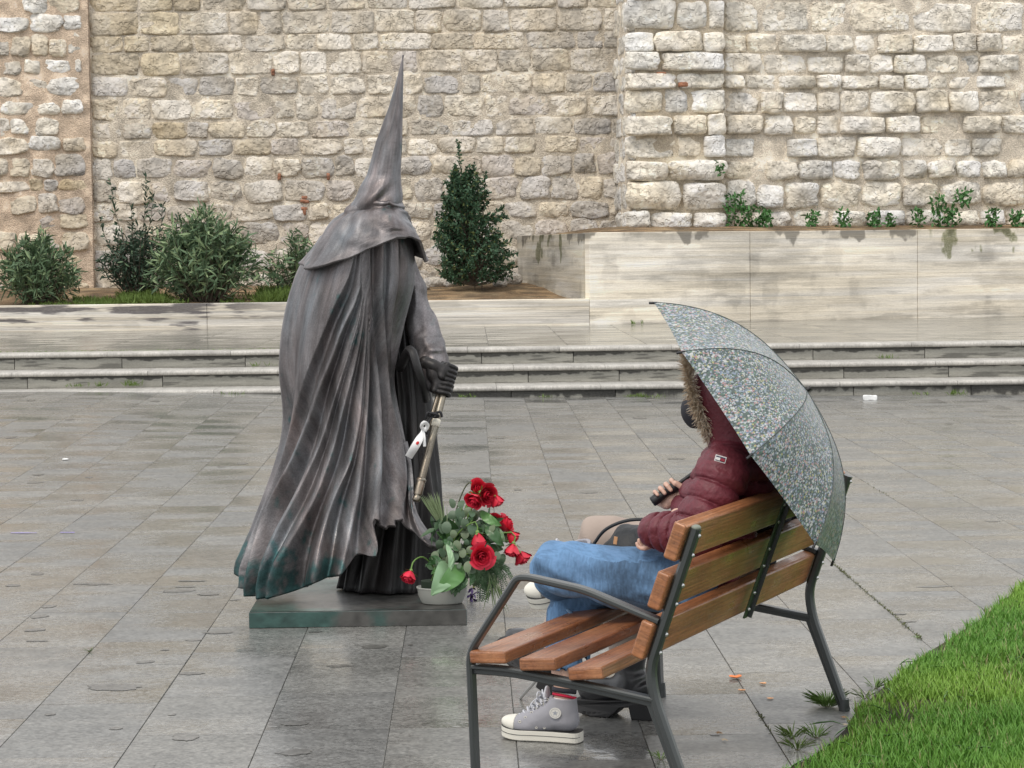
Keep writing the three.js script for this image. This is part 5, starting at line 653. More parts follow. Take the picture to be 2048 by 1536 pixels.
  // hood with fur rim
  const hoodS = (x, y, z) => { let o = ell(x, y, z, [0.76, 1.11, 0.0], [0.118, 0.148, 0.15]); o = smin(o, cap(x, y, z, [0.76, 0.99, 0.0, 0.1], [0.76, 0.96, 0.01, 0.1]), 0.05); const inn = ell(x, y, z, [0.76, 1.11, -0.03], [0.1, 0.13, 0.16]); return Math.max(o, -inn, -(z + 0.082 + (y - 1.1) * -0.34 * -1 * -1 + 0)); };
  put('hood', surf((x, y, z) => { const o0 = ell(x, y, z, [0.76, 1.1, -0.035], [0.118, 0.145, 0.128]), o = smin(o0, cap(x, y, z, [0.76, 0.99, 0.0, 0.1], [0.76, 0.96, 0.01, 0.1]), 0.05), inn = ell(x, y, z, [0.76, 1.095, -0.06], [0.1, 0.128, 0.135]); return Math.max(o - 0.004 * n3(x * 20, y * 20, z * 20), -inn, -z - 0.1 - (y - 1.1) * 0.3); }, [0.6, 0.9, -0.2, 0.92, 1.3, 0.19], 0.008), jm, t);
  { const rnd = RNG(831), o = { p: [], i: [] }, pale = { p: [], i: [] }; for (let i = 0; i < 9000; i++) { const a = rnd() * 6.283, y = 1.1 + Math.sin(a) * 0.142, c = V3(0.76 + Math.cos(a) * 0.112, y, -0.094 - (y - 1.1) * 0.33), out = V3(Math.cos(a), Math.sin(a), -0.55 + rnd() * 1.25).normalize(), d = out.clone().add(V3((rnd() - 0.5) * 0.5, (rnd() - 0.5) * 0.5 - 0.1, (rnd() - 0.5) * 0.5)).normalize(); c.add(V3((rnd() - 0.5) * 0.012, (rnd() - 0.5) * 0.012, (rnd() - 0.5) * 0.022)); leafAt(rnd() < 0.4 ? pale : o, c, d, out, 0.02 + rnd() * 0.02, 0.0017, 0.15); }
    put('fur_trim', leafGeo(o), mat({ color: rgb(0.62, 0.5, 0.37), roughness: 0.9, side: THREE.DoubleSide }), t); put('fur_trim', leafGeo(pale), mat({ color: rgb(0.85, 0.77, 0.64), roughness: 0.9, side: THREE.DoubleSide }), t); }
  // black mask and dark fringe
  const mskH = headSDF([0.76, 1.105, -0.045]); put('face_mask', surf((x, y, z) => { const d = mskH(x, y, z), e = ell(x, y, z, [0.76, 1.055, -0.1], [0.07, 0.07, 0.078]); return Math.max(Math.min(d - 0.006, e), -(d - 0.002), y - 1.113 - (z + 0.1) * 0.4, 1.0 - y, z + 0.05); }, [0.64, 0.96, -0.2, 0.88, 1.16, 0.0], 0.005), mat({ color: rgb(0.014, 0.014, 0.02), roughness: 0.7, bumpMap: clothB, bumpScale: 0.002 }), t);
  put('hair', surf((x, y, z) => { const d = mskH(x, y, z); return Math.max(d - 0.012, -(d - 0.001), -z - 0.1 + (1.17 - y) * 0.9, 1.03 - y); }, [0.63, 1.0, -0.2, 0.89, 1.27, 0.09], 0.007), mat({ color: rgb(0.03, 0.02, 0.014), roughness: 0.6 }), t);
  // jeans
  const JE = { p: [[0.685, 0.53, -0.14, 0.1], [0.835, 0.53, -0.14, 0.1]], l: [[0.67, 0.535, -0.15, 0.1], [0.625, 0.55, -0.34, 0.089], [0.585, 0.572, -0.525, 0.08]], ls: [[0.585, 0.575, -0.525, 0.076], [0.72, 0.53, -0.575, 0.074], [0.86, 0.49, -0.62, 0.07]], r: [[0.85, 0.53, -0.15, 0.1], [0.82, 0.495, -0.54, 0.082]], rs: [[0.82, 0.492, -0.54, 0.08], [0.775, 0.38, -0.55, 0.076], [0.742, 0.25, -0.558, 0.073]] };
  const jeans = surf((x, y, z) => {
    let d = cap(x, y, z, JE.p[0], JE.p[1]); const l = smin(chain(x, y, z, JE.l, 0.03), chain(x, y, z, JE.ls, 0.03), 0.02), r = smin(chain(x, y, z, JE.r, 0.03), chain(x, y, z, JE.rs, 0.03), 0.03); d = smin(d, l, 0.03); d = smin(d, r, 0.012);
    const knee = Math.exp(-((z + 0.5) ** 2) * 60), hipw = Math.exp(-((z + 0.14) ** 2) * 90); const w = n3(z * 16 + y * 10, x * 9 + y * 24, 3) * 0.007 * (0.5 + knee * 1.2) + Math.sin((z * 0.5 + y * 0.9 - x * 0.5) * 90 + 4 * n3(x * 9, y * 9, z * 9)) * 0.0038 * (knee + hipw * 1.2) + 0.004 * fbm(x * 22, y * 22, z * 22, 3); d -= w; d += 0.004 * Math.exp(-(((z + 0.235 + (y - 0.53) * 0.25) / 0.006) ** 2)) * (x < 0.7 ? 1 : 0);
    const inn = Math.min(cap(x, y, z, [0.742, 0.26, -0.558, 0.063], [0.73, 0.15, -0.558, 0.063]), 9); return Math.max(d, -inn, 0.235 - y);
  }, [0.46, 0.2, -0.76, 1.0, 0.68, 0.0], 0.007, (x, y, z) => { const f = 0.82 + 0.4 * fbm(x * 9, y * 9, z * 9, 4); return [0.16 * f, 0.3 * f, 0.52 * f]; });
  put('jeans', jeans, mat({ vertexColors: true, map: denimC, bumpMap: clothB, bumpScale: 0.0022, roughness: 0.85 }), t);
  // side seam and turned hem on the lower leg
  put('jeans_seam', tube([[0.672, 0.43, -0.53], [0.69, 0.4, -0.5], [0.72, 0.41, -0.46]], 0.005, 6, 14), mat({ color: rgb(0.2, 0.34, 0.52), roughness: 0.85 }), t);
  // striped sock
  const sock = (y0, y1, c, r) => put('sock_band', tube([[0.7245, y0, -0.566], [0.727, y1, -0.565]], r, 18, 2), mat({ color: rgb(...c), roughness: 0.9, bumpMap: clothB, bumpScale: 0.001 }), t);
  sock(0.1, 0.14, [0.75, 0.75, 0.75], 0.036); sock(0.14, 0.149, [0.55, 0.02, 0.06], 0.0388); sock(0.149, 0.156, [0.75, 0.75, 0.75], 0.039); sock(0.156, 0.171, [0.03, 0.03, 0.04], 0.0392);
  // high-top sneakers
  const canvasM = mat({ color: rgb(0.31, 0.31, 0.34), roughness: 0.85, bumpMap: clothB, bumpScale: 0.0008 }), rubM = mat({ color: rgb(0.72, 0.7, 0.62), roughness: 0.5 }), lineM = mat({ color: rgb(0.03, 0.03, 0.03), roughness: 0.6 }), laceM = mat({ color: rgb(0.55, 0.56, 0.6), roughness: 0.8 });
  const outl = [[0.033, 0.125], [0.037, 0.08], [0.036, 0.03], [0.042, -0.03], [0.048, -0.075], [0.044, -0.115], [0.03, -0.138], [0.008, -0.146]];
  function foot(grow) { const s = new THREE.Shape(), p = [...outl.map(([x, z]) => [x + grow, z * (1 + grow * 4)]), ...outl.map(([x, z]) => [-x * 0.94 - grow, z * (1 + grow * 4)]).reverse()]; const c = new THREE.CatmullRomCurve3([...p.map(([x, z]) => V3(x, z, 0)), V3(0, -0.0, 0)].slice(0, -1), true); s.setFromPoints(c.getPoints(70).map((q) => new THREE.Vector2(q.x, q.y))); return s; }
  const layer = (grow, y0, y1, bev = 0.003) => { const g = new THREE.ExtrudeGeometry(foot(grow), { depth: y1 - y0 - 2 * bev, bevelEnabled: true, bevelThickness: bev, bevelSize: bev, bevelSegments: 2, curveSegments: 30 }); g.rotateX(Math.PI / 2); g.translate(0, y1 - bev, 0); const P = g.attributes.position; for (let i = 0; i < P.count; i++) { const z = P.getZ(i), k = clamp((-z - 0.07) / 0.08); P.setY(i, P.getY(i) + k * k * 0.012); } g.computeVertexNormals(); return g; };
  function sneaker(M) {
    const so = put2('sole', layer(-0.002, 0, 0.04), rubM, M); put2('foxing_line', layer(0.0016, 0.0205, 0.0225, 0.0005), lineM, M, so); put2('foxing_line', layer(0.0004, 0.0395, 0.0415, 0.0006), lineM, M, so);
    const f = (x, y, z) => { const k = clamp((-z - 0.07) / 0.08), lift = k * k * 0.012; let d = ell(x, y, z, [0, 0.052 + lift, -0.075], [0.043, 0.036, 0.07]); d = smin(d, cap(x, y, z, [0, 0.06, -0.06, 0.034], [0, 0.075, 0.085, 0.033]), 0.02); d = smin(d, cap(x, y, z, [0, 0.075, -0.035, 0.034], [0, 0.12, 0.05, 0.044]), 0.03); d = smin(d, cap(x, y, z, [0, 0.085, 0.08, 0.036], [0, 0.19, 0.07, 0.046]), 0.03); return d; };
    put2('upper', surf((x, y, z) => Math.max(f(x, y, z) - 0.0015 * n3(x * 40, y * 40, z * 40), 0.03 - y, y - 0.168 - 0.14 * (0.05 - z) * (z < 0.04 ? 1 : 0.2), -(cap(x, y, z, [0, 0.16, 0.07, 0.032], [0, 0.25, 0.068, 0.04]))), [-0.07, 0.02, -0.16, 0.07, 0.24, 0.15], 0.0045), canvasM, M);
    put2('toe_cap', surf((x, y, z) => Math.max(f(x, y, z) - 0.0022, 0.03 - y, z + 0.092 - 0.35 * Math.abs(x) * 0, (f(x, y, z) + 0.004) * -1), [-0.07, 0.02, -0.17, 0.07, 0.12, -0.07], 0.0045), rubM, M);
    const lace = []; for (let i = 0; i < 7; i++) { const s = i / 6, y = lerp(0.083, 0.165, s), z = lerp(-0.075, 0.012, s), w = lerp(0.02, 0.026, s); lace.push(tube([[-w, y - 0.012, z + 0.005], [0, y + 0.008 + 0.004 * s, z - 0.012], [w, y - 0.004, z + 0.006]], 0.003, 6, 8)); lace.push(tube([[w, y - 0.01, z + 0.005], [0, y + 0.01 + 0.004 * s, z - 0.013], [-w, y - 0.002, z + 0.006]], 0.003, 6, 8)); }
    for (const k of [-1, 1]) lace.push(tube([[0, 0.172, -0.002], [k * 0.02, 0.186, -0.012], [k * 0.03, 0.17, -0.012], [k * 0.012, 0.165, -0.01]], 0.0028, 6, 14), tube([[0, 0.17, -0.006], [k * 0.022, 0.15, -0.028], [k * 0.026, 0.118, -0.045]], 0.0026, 6, 10)); put2('laces', merge(lace), laceM, M);
    put2('tongue', surf((x, y, z) => ell(x, y, z, [0, 0.165, 0.012], [0.028, 0.045, 0.008]), [-0.04, 0.1, -0.01, 0.04, 0.22, 0.04], 0.005), laceM, M);
    for (let i = 0; i < 6; i++) { const s = i / 5; for (const sd of [-1, 1]) { const g = new THREE.TorusGeometry(0.0042, 0.0013, 6, 12); g.rotateY(Math.PI / 2); const y = lerp(0.072, 0.158, s), z = lerp(-0.07, 0.022, s) ; let x = 0.02; for (let q = 0; q < 40 && f(sd * x, y, z) < 0; q++) x += 0.0015; g.translate(sd * (x + 0.0005), y, z); put2('eyelet', g, rubM, M); } }
    for (const z of [-0.012, 0.014]) { const g = new THREE.TorusGeometry(0.0035, 0.0011, 6, 12).rotateY(Math.PI / 2); let x = 0.02; for (let q = 0; q < 40 && f(-x, 0.053, z) < 0; q++) x += 0.0015; g.translate(-x - 0.0005, 0.053, z); put2('vent_eyelet', g, rubM, M); }
    // round ankle patch with a star
    let px = 0.03; while (f(-px, 0.118, 0.058) < 0) px += 0.001; const st = new THREE.Shape(); for (let i = 0; i < 10; i++) { const a = i * Math.PI / 5 + Math.PI / 2, r = i % 2 ? 0.0042 : 0.0105; i ? st.lineTo(Math.cos(a) * r, Math.sin(a) * r) : st.moveTo(Math.cos(a) * r, Math.sin(a) * r); }
    const pm = (g) => { g.rotateY(-Math.PI / 2); g.rotateZ(-0.1); g.translate(-px + 0.001, 0.116, 0.058); return g; }; const pt = put2('ankle_patch', pm(new THREE.CylinderGeometry(0.0205, 0.0205, 0.004, 30).rotateX(Math.PI / 2)), mat({ color: rgb(0.62, 0.61, 0.57), roughness: 0.7 }), M); put2('patch_ring', pm(new THREE.TorusGeometry(0.0155, 0.0006, 6, 30).translate(0, 0, 0.002)), canvasM, M, pt); put2('star', pm(new THREE.ExtrudeGeometry(st, { depth: 0.0012, bevelEnabled: false }).translate(0, 0, 0.0018)), mat({ color: rgb(0.3, 0.32, 0.36), roughness: 0.7 }), M, pt);
  }
  let shoe; function put2(name, g, m, M, par) { g.applyMatrix4(M); g.translate(-t._o[0], 0, -t._o[1]); return part(name, g, m, par || shoe); }
  const M1 = new THREE.Matrix4().makeRotationY(0.06).scale(V3(0.96, 0.83, 0.95)).setPosition(0.722, 0.002, -0.635); shoe = part('sneaker', new THREE.SphereGeometry(0.02, 8, 6).scale(1, 0.6, 3).translate(0.722 - t._o[0], 0.08, -0.6 - t._o[1]), canvasM, t); shoe.userData.label = 'grey high-top sneaker flat on the paving'; sneaker(M1);
  const M2 = new THREE.Matrix4().compose(V3(0.955, 0.427, -0.625), new THREE.Quaternion().setFromEuler(new THREE.Euler(-0.3, 0.25, 0.3, 'YXZ')), V3(1, 1, 1)); shoe = part('sneaker', new THREE.SphereGeometry(0.02, 8, 6).scale(1, 0.6, 1).translate(0.955 - t._o[0], 0.48, -0.6 - t._o[1]), canvasM, t); shoe.userData.label = 'grey high-top sneaker on the raised crossed leg'; sneaker(M2);
}
{
  const t = seatThing('person', 'second person in beige trousers and black heeled boots, seated behind the umbrella', 'person', 1.17, -0.2);
  const B = { spine: [[1.17, 0.55, -0.15, 0.1], [1.17, 0.72, -0.1, 0.1], [1.17, 0.86, -0.05, 0.1], [1.17, 0.97, -0.06, 0.048], [1.17, 1.02, -0.07, 0.048]], sh: [[1.03, 0.87, -0.05, 0.05], [1.31, 0.87, -0.05, 0.05]], aL: [[1.02, 0.87, -0.05, 0.048], [0.99, 0.68, -0.03, 0.038], [1.1, 0.65, -0.24, 0.027]], aR: [[1.32, 0.87, -0.05, 0.048], [1.38, 0.68, -0.04, 0.038], [1.26, 0.65, -0.26, 0.027]], lL: [[1.08, 0.53, -0.15, 0.08], [1.09, 0.6, -0.575, 0.055], [1.147, 0.26, -0.495, 0.04], [1.145, 0.14, -0.5, 0.03]], lR: [[1.26, 0.53, -0.15, 0.08], [1.3, 0.47, -0.56, 0.055], [1.3, 0.17, -0.88, 0.035]] };
  const body = surf((x, y, z) => { let d = chain(x, y, z, B.spine, 0.05); d = smin(d, cap(x, y, z, B.sh[0], B.sh[1]), 0.05); for (const k of ['aL', 'aR', 'lL', 'lR']) d = smin(d, chain(x, y, z, B[k], 0.03), 0.04); return d; }, [0.92, 0.05, -0.92, 1.46, 1.1, 0.08], 0.015), hs = headSDF([1.17, 1.085, -0.09]);
  const h1 = fist(0.012, 0.022, 0.0035, [-0.8, 0.3, 0.4]); h1.applyQuaternion(new THREE.Quaternion().setFromEuler(new THREE.Euler(1.3, 1.2, 0))); h1.translate(1.13, 0.65, -0.29); const h2 = fist(0.012, 0.022, 0.0035, [-0.8, 0.3, 0.4]); h2.applyQuaternion(new THREE.Quaternion().setFromEuler(new THREE.Euler(1.3, 1.7, 0))); h2.translate(1.24, 0.65, -0.31);
  put('body', merge([body, surf(hs, [1.06, 0.95, -0.23, 1.28, 1.23, 0.05], 0.007), h1, h2]), skinM, t);
  put('hair', surf((x, y, z) => { const d = hs(x, y, z); return Math.max(d - 0.014 - 0.004 * n3(x * 60, y * 12, z * 60), -(d - 0.001), -z - 0.145 + (1.17 - y) * 0.75, 0.98 - y); }, [1.03, 0.94, -0.23, 1.31, 1.25, 0.06], 0.008), mat({ color: rgb(0.035, 0.022, 0.014), roughness: 0.55 }), t);
  put('coat', surf((x, y, z) => { let d = chain(x, y, z, [[1.17, 0.55, -0.15, 0.135], [1.17, 0.72, -0.1, 0.132], [1.17, 0.85, -0.06, 0.125], [1.17, 0.94, -0.06, 0.07]], 0.05); d = smin(d, cap(x, y, z, [1.03, 0.87, -0.05, 0.072], [1.31, 0.87, -0.05, 0.072]), 0.05); for (const a of [B.aL, B.aR]) d = smin(d, chain(x, y, z, a.map((q, i) => [q[0], q[1], q[2], [0.07, 0.058, 0.043][i]]), 0.03), 0.02); return Math.max(d - 0.004 * fbm(x * 18, y * 18, z * 18, 3), 0.52 - y); }, [0.9, 0.5, -0.32, 1.46, 1.05, 0.1], 0.011), mat({ color: rgb(0.03, 0.032, 0.04), roughness: 0.8, bumpMap: clothB, bumpScale: 0.002 }), t);
  const tr = surf((x, y, z) => { let d = cap(x, y, z, [1.1, 0.53, -0.15, 0.1], [1.24, 0.53, -0.15, 0.1]); const l = chain(x, y, z, [[1.09, 0.535, -0.16, 0.1], [1.09, 0.6, -0.575, 0.076], [1.13, 0.4, -0.53, 0.08], [1.147, 0.26, -0.495, 0.085]], 0.03), r = chain(x, y, z, [[1.25, 0.53, -0.16, 0.1], [1.3, 0.47, -0.56, 0.074], [1.3, 0.28, -0.77, 0.076], [1.3, 0.22, -0.83, 0.078]], 0.035); d = smin(d, l, 0.03); d = smin(d, r, 0.012); d -= 0.006 * n3(x * 9 + y * 12, y * 9 + z * 14, z * 4) + 0.004 * Math.sin((y + z * 0.8) * 55 + 4 * n3(x * 7, y * 7, z * 7)); return Math.max(d, 0.21 - y, -((z + 0.84) * 0.74 + (y - 0.2) * 0.67)); }, [0.96, 0.18, -0.92, 1.42, 0.7, -0.02], 0.009);
  put('trousers', tr, mat({ color: rgb(0.37, 0.3, 0.255), roughness: 0.8, bumpMap: clothB, bumpScale: 0.0018 }), t);
  const lea = pmat({ color: rgb(0.022, 0.023, 0.026), roughness: 0.35, bumpMap: clothB, bumpScale: 0.001, clearcoat: 0.4, clearcoatRoughness: 0.35 }), solM = mat({ color: rgb(0.018, 0.018, 0.019), roughness: 0.65 });
  function boot(M, lab, hi = 0.29) {
    const up = surf((x, y, z) => { let d = ell(x, y, z, [0, 0.075, -0.09], [0.042, 0.04, 0.062]); d = smin(d, cap(x, y, z, [0, 0.085, -0.08, 0.036], [0, 0.1, 0.07, 0.037]), 0.03); d = smin(d, cap(x, y, z, [0, 0.1, 0.03, 0.04], [0, 0.3, 0.055, 0.055]), 0.04); d -= 0.0025 * Math.sin(y * 90 + 3 * n3(x * 20, y * 20, z * 20)) * Math.exp(-((y - 0.13) ** 2) * 500); return Math.max(d, 0.045 - y, y - hi); }, [-0.08, 0.03, -0.17, 0.08, 0.32, 0.13], 0.007); up.applyMatrix4(M); const o = put('boot', up, lea, t); o.userData.label = lab;
    const side = new THREE.Shape(); [[-0.155, 0.03], [-0.135, 0.008], [-0.09, 0.0], [-0.03, 0.0], [-0.012, 0.014], [0.012, 0.036], [0.046, 0.04], [0.055, 0.0], [0.12, 0.0], [0.118, 0.064], [-0.03, 0.05], [-0.15, 0.046]].forEach(([z, y], i) => i ? side.lineTo(z, y) : side.moveTo(z, y)); const sg = new THREE.ExtrudeGeometry(side, { depth: 0.07, bevelEnabled: true, bevelSize: 0.004, bevelThickness: 0.006, bevelSegments: 2 }); sg.rotateY(-Math.PI / 2); sg.translate(0.035, 0, 0); { const P = sg.attributes.position; for (let i = 0; i < P.count; i++) { const z = P.getZ(i), k = clamp((-z - 0.1) / 0.06), k2 = clamp((z - 0.03) / 0.09); P.setX(i, P.getX(i) * (1.12 - k * k * 0.45 - k2 * 0.15)); } sg.computeVertexNormals(); } sg.applyMatrix4(M); sg.translate(-t._o[0], 0, -t._o[1]); const s = part('chunky_sole', sg, solM, o); for (let i = 0; i < 5; i++) { const g = box(-0.044, 0.0, -0.122 + i * 0.019, 0.044, 0.012, -0.112 + i * 0.019).translate(0, 0.0012, 0); g.applyMatrix4(M); g.translate(-t._o[0], 0, -t._o[1]); part('lug', g, solM, o); }
  }
  boot(new THREE.Matrix4().makeRotationY(0.0).setPosition(1.145, 0.004, -0.54), 'black boot with block heel standing on the paving'); boot(new THREE.Matrix4().compose(V3(1.3, 0.085, -0.94), new THREE.Quaternion().setFromEuler(new THREE.Euler(0.6, 0, 0)), V3(1, 1, 1)), 'dark boot of the outstretched leg, toe up', 0.16);
}
// ---------- patterned umbrella ----------
const floral = (() => {
  const n = 1024, c = document.createElement('canvas'); c.width = c.height = n; const x = c.getContext('2d'), r = RNG(851); x.fillStyle = '#6c7c78'; x.fillRect(0, 0, n, n); const cols = ['#e9edf2', '#f4f1ee', '#c9d4e6', '#aebbd8', '#d9c3d0', '#e2a9a9', '#d9d38f', '#8fb19a', '#4a5a56', '#56686a', '#b7c7cf', '#ffffff', '#97a6c4', '#6f8f7c'];
  for (let i = 0; i < 9000; i++) { const cx = r() * n, cy = r() * n, s = 4 + r() * 6, k = Math.floor(r() * cols.length); x.fillStyle = cols[k]; for (const [ox, oy] of [[0, 0], [n, 0], [0, n], [-n, 0], [0, -n]]) { if (Math.abs(ox) && (cx + ox > n + 12 || cx + ox < -12)) continue; if (Math.abs(oy) && (cy + oy > n + 12 || cy + oy < -12)) continue; for (let p = 0; p < 4; p++) { const a = p * 1.571 + i; x.beginPath(); x.arc(cx + ox + Math.cos(a) * s * 0.5, cy + oy + Math.sin(a) * s * 0.5, s * 0.45, 0, 6.3); x.fill(); } } }
  const t = new THREE.CanvasTexture(c); t.wrapS = t.wrapT = THREE.RepeatWrapping; t.colorSpace = THREE.SRGBColorSpace; return t;
})();
{
  const D = 6.86, rc = at(1487, 864, D), ap = at(1617, 787, D), tip = at(1315, 600, D), bot = at(1660, 1128, D), grip = at(1334, 984, D);
  const ax = V3().subVectors(ap, grip).normalize().addScaledVector(V3(0, 0, 1), 0.1).normalize(), ey = V3().subVectors(tip, bot); const R = ey.length() / 2; ey.addScaledVector(ax, -ey.dot(ax)).normalize(); const ez = V3().crossVectors(ax, ey).normalize(); const ctr = tip.clone().add(bot).multiplyScalar(0.5), H = V3().subVectors(ap, ctr).dot(ax), top = ctr.clone().addScaledVector(ax, H);
  const um = thing('open_umbrella', 'open umbrella with small floral print on grey, held tilted over the bench back', 'umbrella', [grip.x, grip.y, grip.z]);
  const P = (rho, th, s = 0, rh = rho) => top.clone().addScaledVector(ax, -H * (0.12 * rh + 0.88 * rh ** 3.0) + s).addScaledVector(ey, Math.cos(th) * R * rho).addScaledVector(ez, Math.sin(th) * R * rho).sub(grip);
  const cm = pmat({ color: rgb(0.47, 0.49, 0.475), map: floral, roughness: 0.5, clearcoat: 0.3, clearcoatRoughness: 0.35, side: THREE.DoubleSide }), dark = mat({ color: rgb(0.012, 0.012, 0.014), roughness: 0.45 });
  for (let k = 0; k < 8; k++) {
    const t0 = k * Math.PI / 4; const g = shell(16, 22, (u, v) => { const rho = v, th = t0 + u * Math.PI / 4, s = Math.sin(u * Math.PI), sag = (1 - 0.9239 / Math.cos((u - 0.5) * Math.PI / 4)) + s * (0.008 + 0.01 * v ** 4), p = P(Math.max(0.004, rho * (1 - sag)), th, -s * 0.004 * v, Math.max(0.004, rho * (1 - sag * 0.12))); return [p.x, p.y, p.z, (u - 0.5) * v * 0.95 + k * 0.37, v * 1.25]; }, 0.0008); part('canopy_panel', g, cm, um);
    const rib = []; for (let i = 0; i <= 12; i++) rib.push(P(0.03 + 0.965 * i / 12, t0, -0.006)); part('rib', tube(rib, 0.0022, 6, 16), dark, um); part('seam', tube(rib.map((q, i) => P(0.01 + 0.985 * i / 12, t0, 0.0014)), 0.0016, 5, 24), mat({ color: rgb(0.07, 0.085, 0.08), roughness: 0.7 }), um); part('rib_tip', tube([P(0.985, t0, -0.002), P(1.015, t0, -0.004)], 0.004, 8, 2), dark, um); const hub = top.clone().addScaledVector(ax, -0.22).sub(grip); part('stretcher', tube([hub, P(0.55, t0, -0.008)], 0.0018, 6, 2), dark, um);
  }
  part('shaft', tube([V3(0, 0, 0), top.clone().sub(grip).addScaledVector(ax, 0.0)], 0.006, 10, 2), dark, um); part('ferrule', tube([top.clone().sub(grip).addScaledVector(ax, -0.005), top.clone().sub(grip).addScaledVector(ax, 0.016)], 0.007, 10, 2), dark, um); part('handle', tube([ax.clone().multiplyScalar(0.045), ax.clone().multiplyScalar(0.02), V3(0, 0, 0), ax.clone().multiplyScalar(-0.04), ax.clone().multiplyScalar(-0.055)], (t) => 0.0145 + 0.002 * Math.sin(t * 9), 14, 16), dark, um);
  const sp = P(0.84, 0, 0); void sp; const th = at(1467, 772, 6.5).sub(grip); part('closing_strap', tube([P(0.9, 4.9, 0.006), P(0.93, 4.93, 0.018), P(0.96, 4.9, 0.01)], 0.006, 8, 8), dark, um); void th;
}
// ---------- bag, folded umbrella ----------
{
  const p = bw(0.98, 0, -0.37), t = thing('backpack', 'small black backpack with tan tag on the lap between the two people', 'bag', [p.x, 0, p.z], BT); const bagM = pmat({ color: rgb(0.018, 0.02, 0.022), roughness: 0.6, bumpMap: clothB, bumpScale: 0.003, sheen: 0.3 });
  part('bag_body', surf((x, y, z) => { let d = ell(x, y - 0.02 * n3(z * 9, x * 9), z, [-0.01, 0.6, 0], [0.085, 0.085, 0.135]); d = smin(d, cap(x, y, z, [-0.03, 0.56, -0.09, 0.05], [-0.03, 0.56, 0.1, 0.06]), 0.05); return d - 0.006 * fbm(x * 22, y * 22, z * 22, 3) - 0.004 * Math.sin(z * 60 + y * 30); }, [-0.12, 0.46, -0.2, 0.12, 0.72, 0.2], 0.007), bagM, t);
  part('strap', tube([[-0.07, 0.6, -0.17], [-0.08, 0.655, -0.12], [-0.085, 0.69, -0.03], [-0.085, 0.685, 0.06], [-0.09, 0.64, 0.12]], 0.0055, 8, 26), bagM, t); part('strap', tube([[-0.09, 0.62, 0.0], [-0.13, 0.6, 0.05], [-0.2, 0.62, 0.12], [-0.3, 0.63, 0.14]], 0.006, 8, 20), bagM, t); part('zip', tube([[-0.088, 0.6, -0.11], [-0.098, 0.6, 0.0], [-0.088, 0.6, 0.11]], 0.002, 6, 12), mat({ color: rgb(0.08, 0.05, 0.02), metalness: 0.6, roughness: 0.5 }), t);
  const tg = toBench(at(1231, 1081, 6.83)); part('tan_tag', new RoundedBoxGeometry(0.003, 0.024, 0.012, 2, 0.001).rotateX(0.15).translate(tg.x - 0.98, tg.y, tg.z + 0.37), mat({ color: rgb(0.5, 0.27, 0.13), roughness: 0.7 }), t); const rg = toBench(at(1277, 1112, 6.8)); part('metal_ring', new THREE.TorusGeometry(0.008, 0.002, 8, 20).rotateY(1.2).translate(rg.x - 0.98, rg.y, rg.z + 0.37), mat({ color: rgb(0.7, 0.55, 0.3), metalness: 0.9, roughness: 0.3 }), t);
}
{
  const tip = onGround(1041, 1399), dir = bw(0.98, 0.34, -0.6).sub(tip), t = thing('folded_umbrella', 'folded black umbrella with silver tip leaning under the bench', 'umbrella', [tip.x, 0, tip.z]), q = (k) => dir.clone().multiplyScalar(k); const bl = mat({ color: rgb(0.015, 0.015, 0.017), roughness: 0.7, bumpMap: clothB, bumpScale: 0.004 });
  const e2 = at(1082, 1350, 7.3).sub(tip), u = e2.clone().normalize(); part('silver_tip', tube([V3(0, 0.005, 0), e2], 0.0055, 10, 2), mat({ color: rgb(0.7, 0.7, 0.7), metalness: 0.85, roughness: 0.35 }), t); part('rolled_canopy', tube([e2.clone(), e2.clone().addScaledVector(u, 0.03), e2.clone().addScaledVector(u, 0.14), e2.clone().addScaledVector(u, 0.24)], (k) => 0.012 + 0.02 * Math.sin(Math.min(1, k * 1.6) * 1.57) + 0.002 * Math.sin(k * 40), 12, 24), bl, t); part('handle', tube([e2.clone().addScaledVector(u, 0.24), e2.clone().addScaledVector(u, 0.33)], 0.012, 10, 3), bl, t); void q;
}

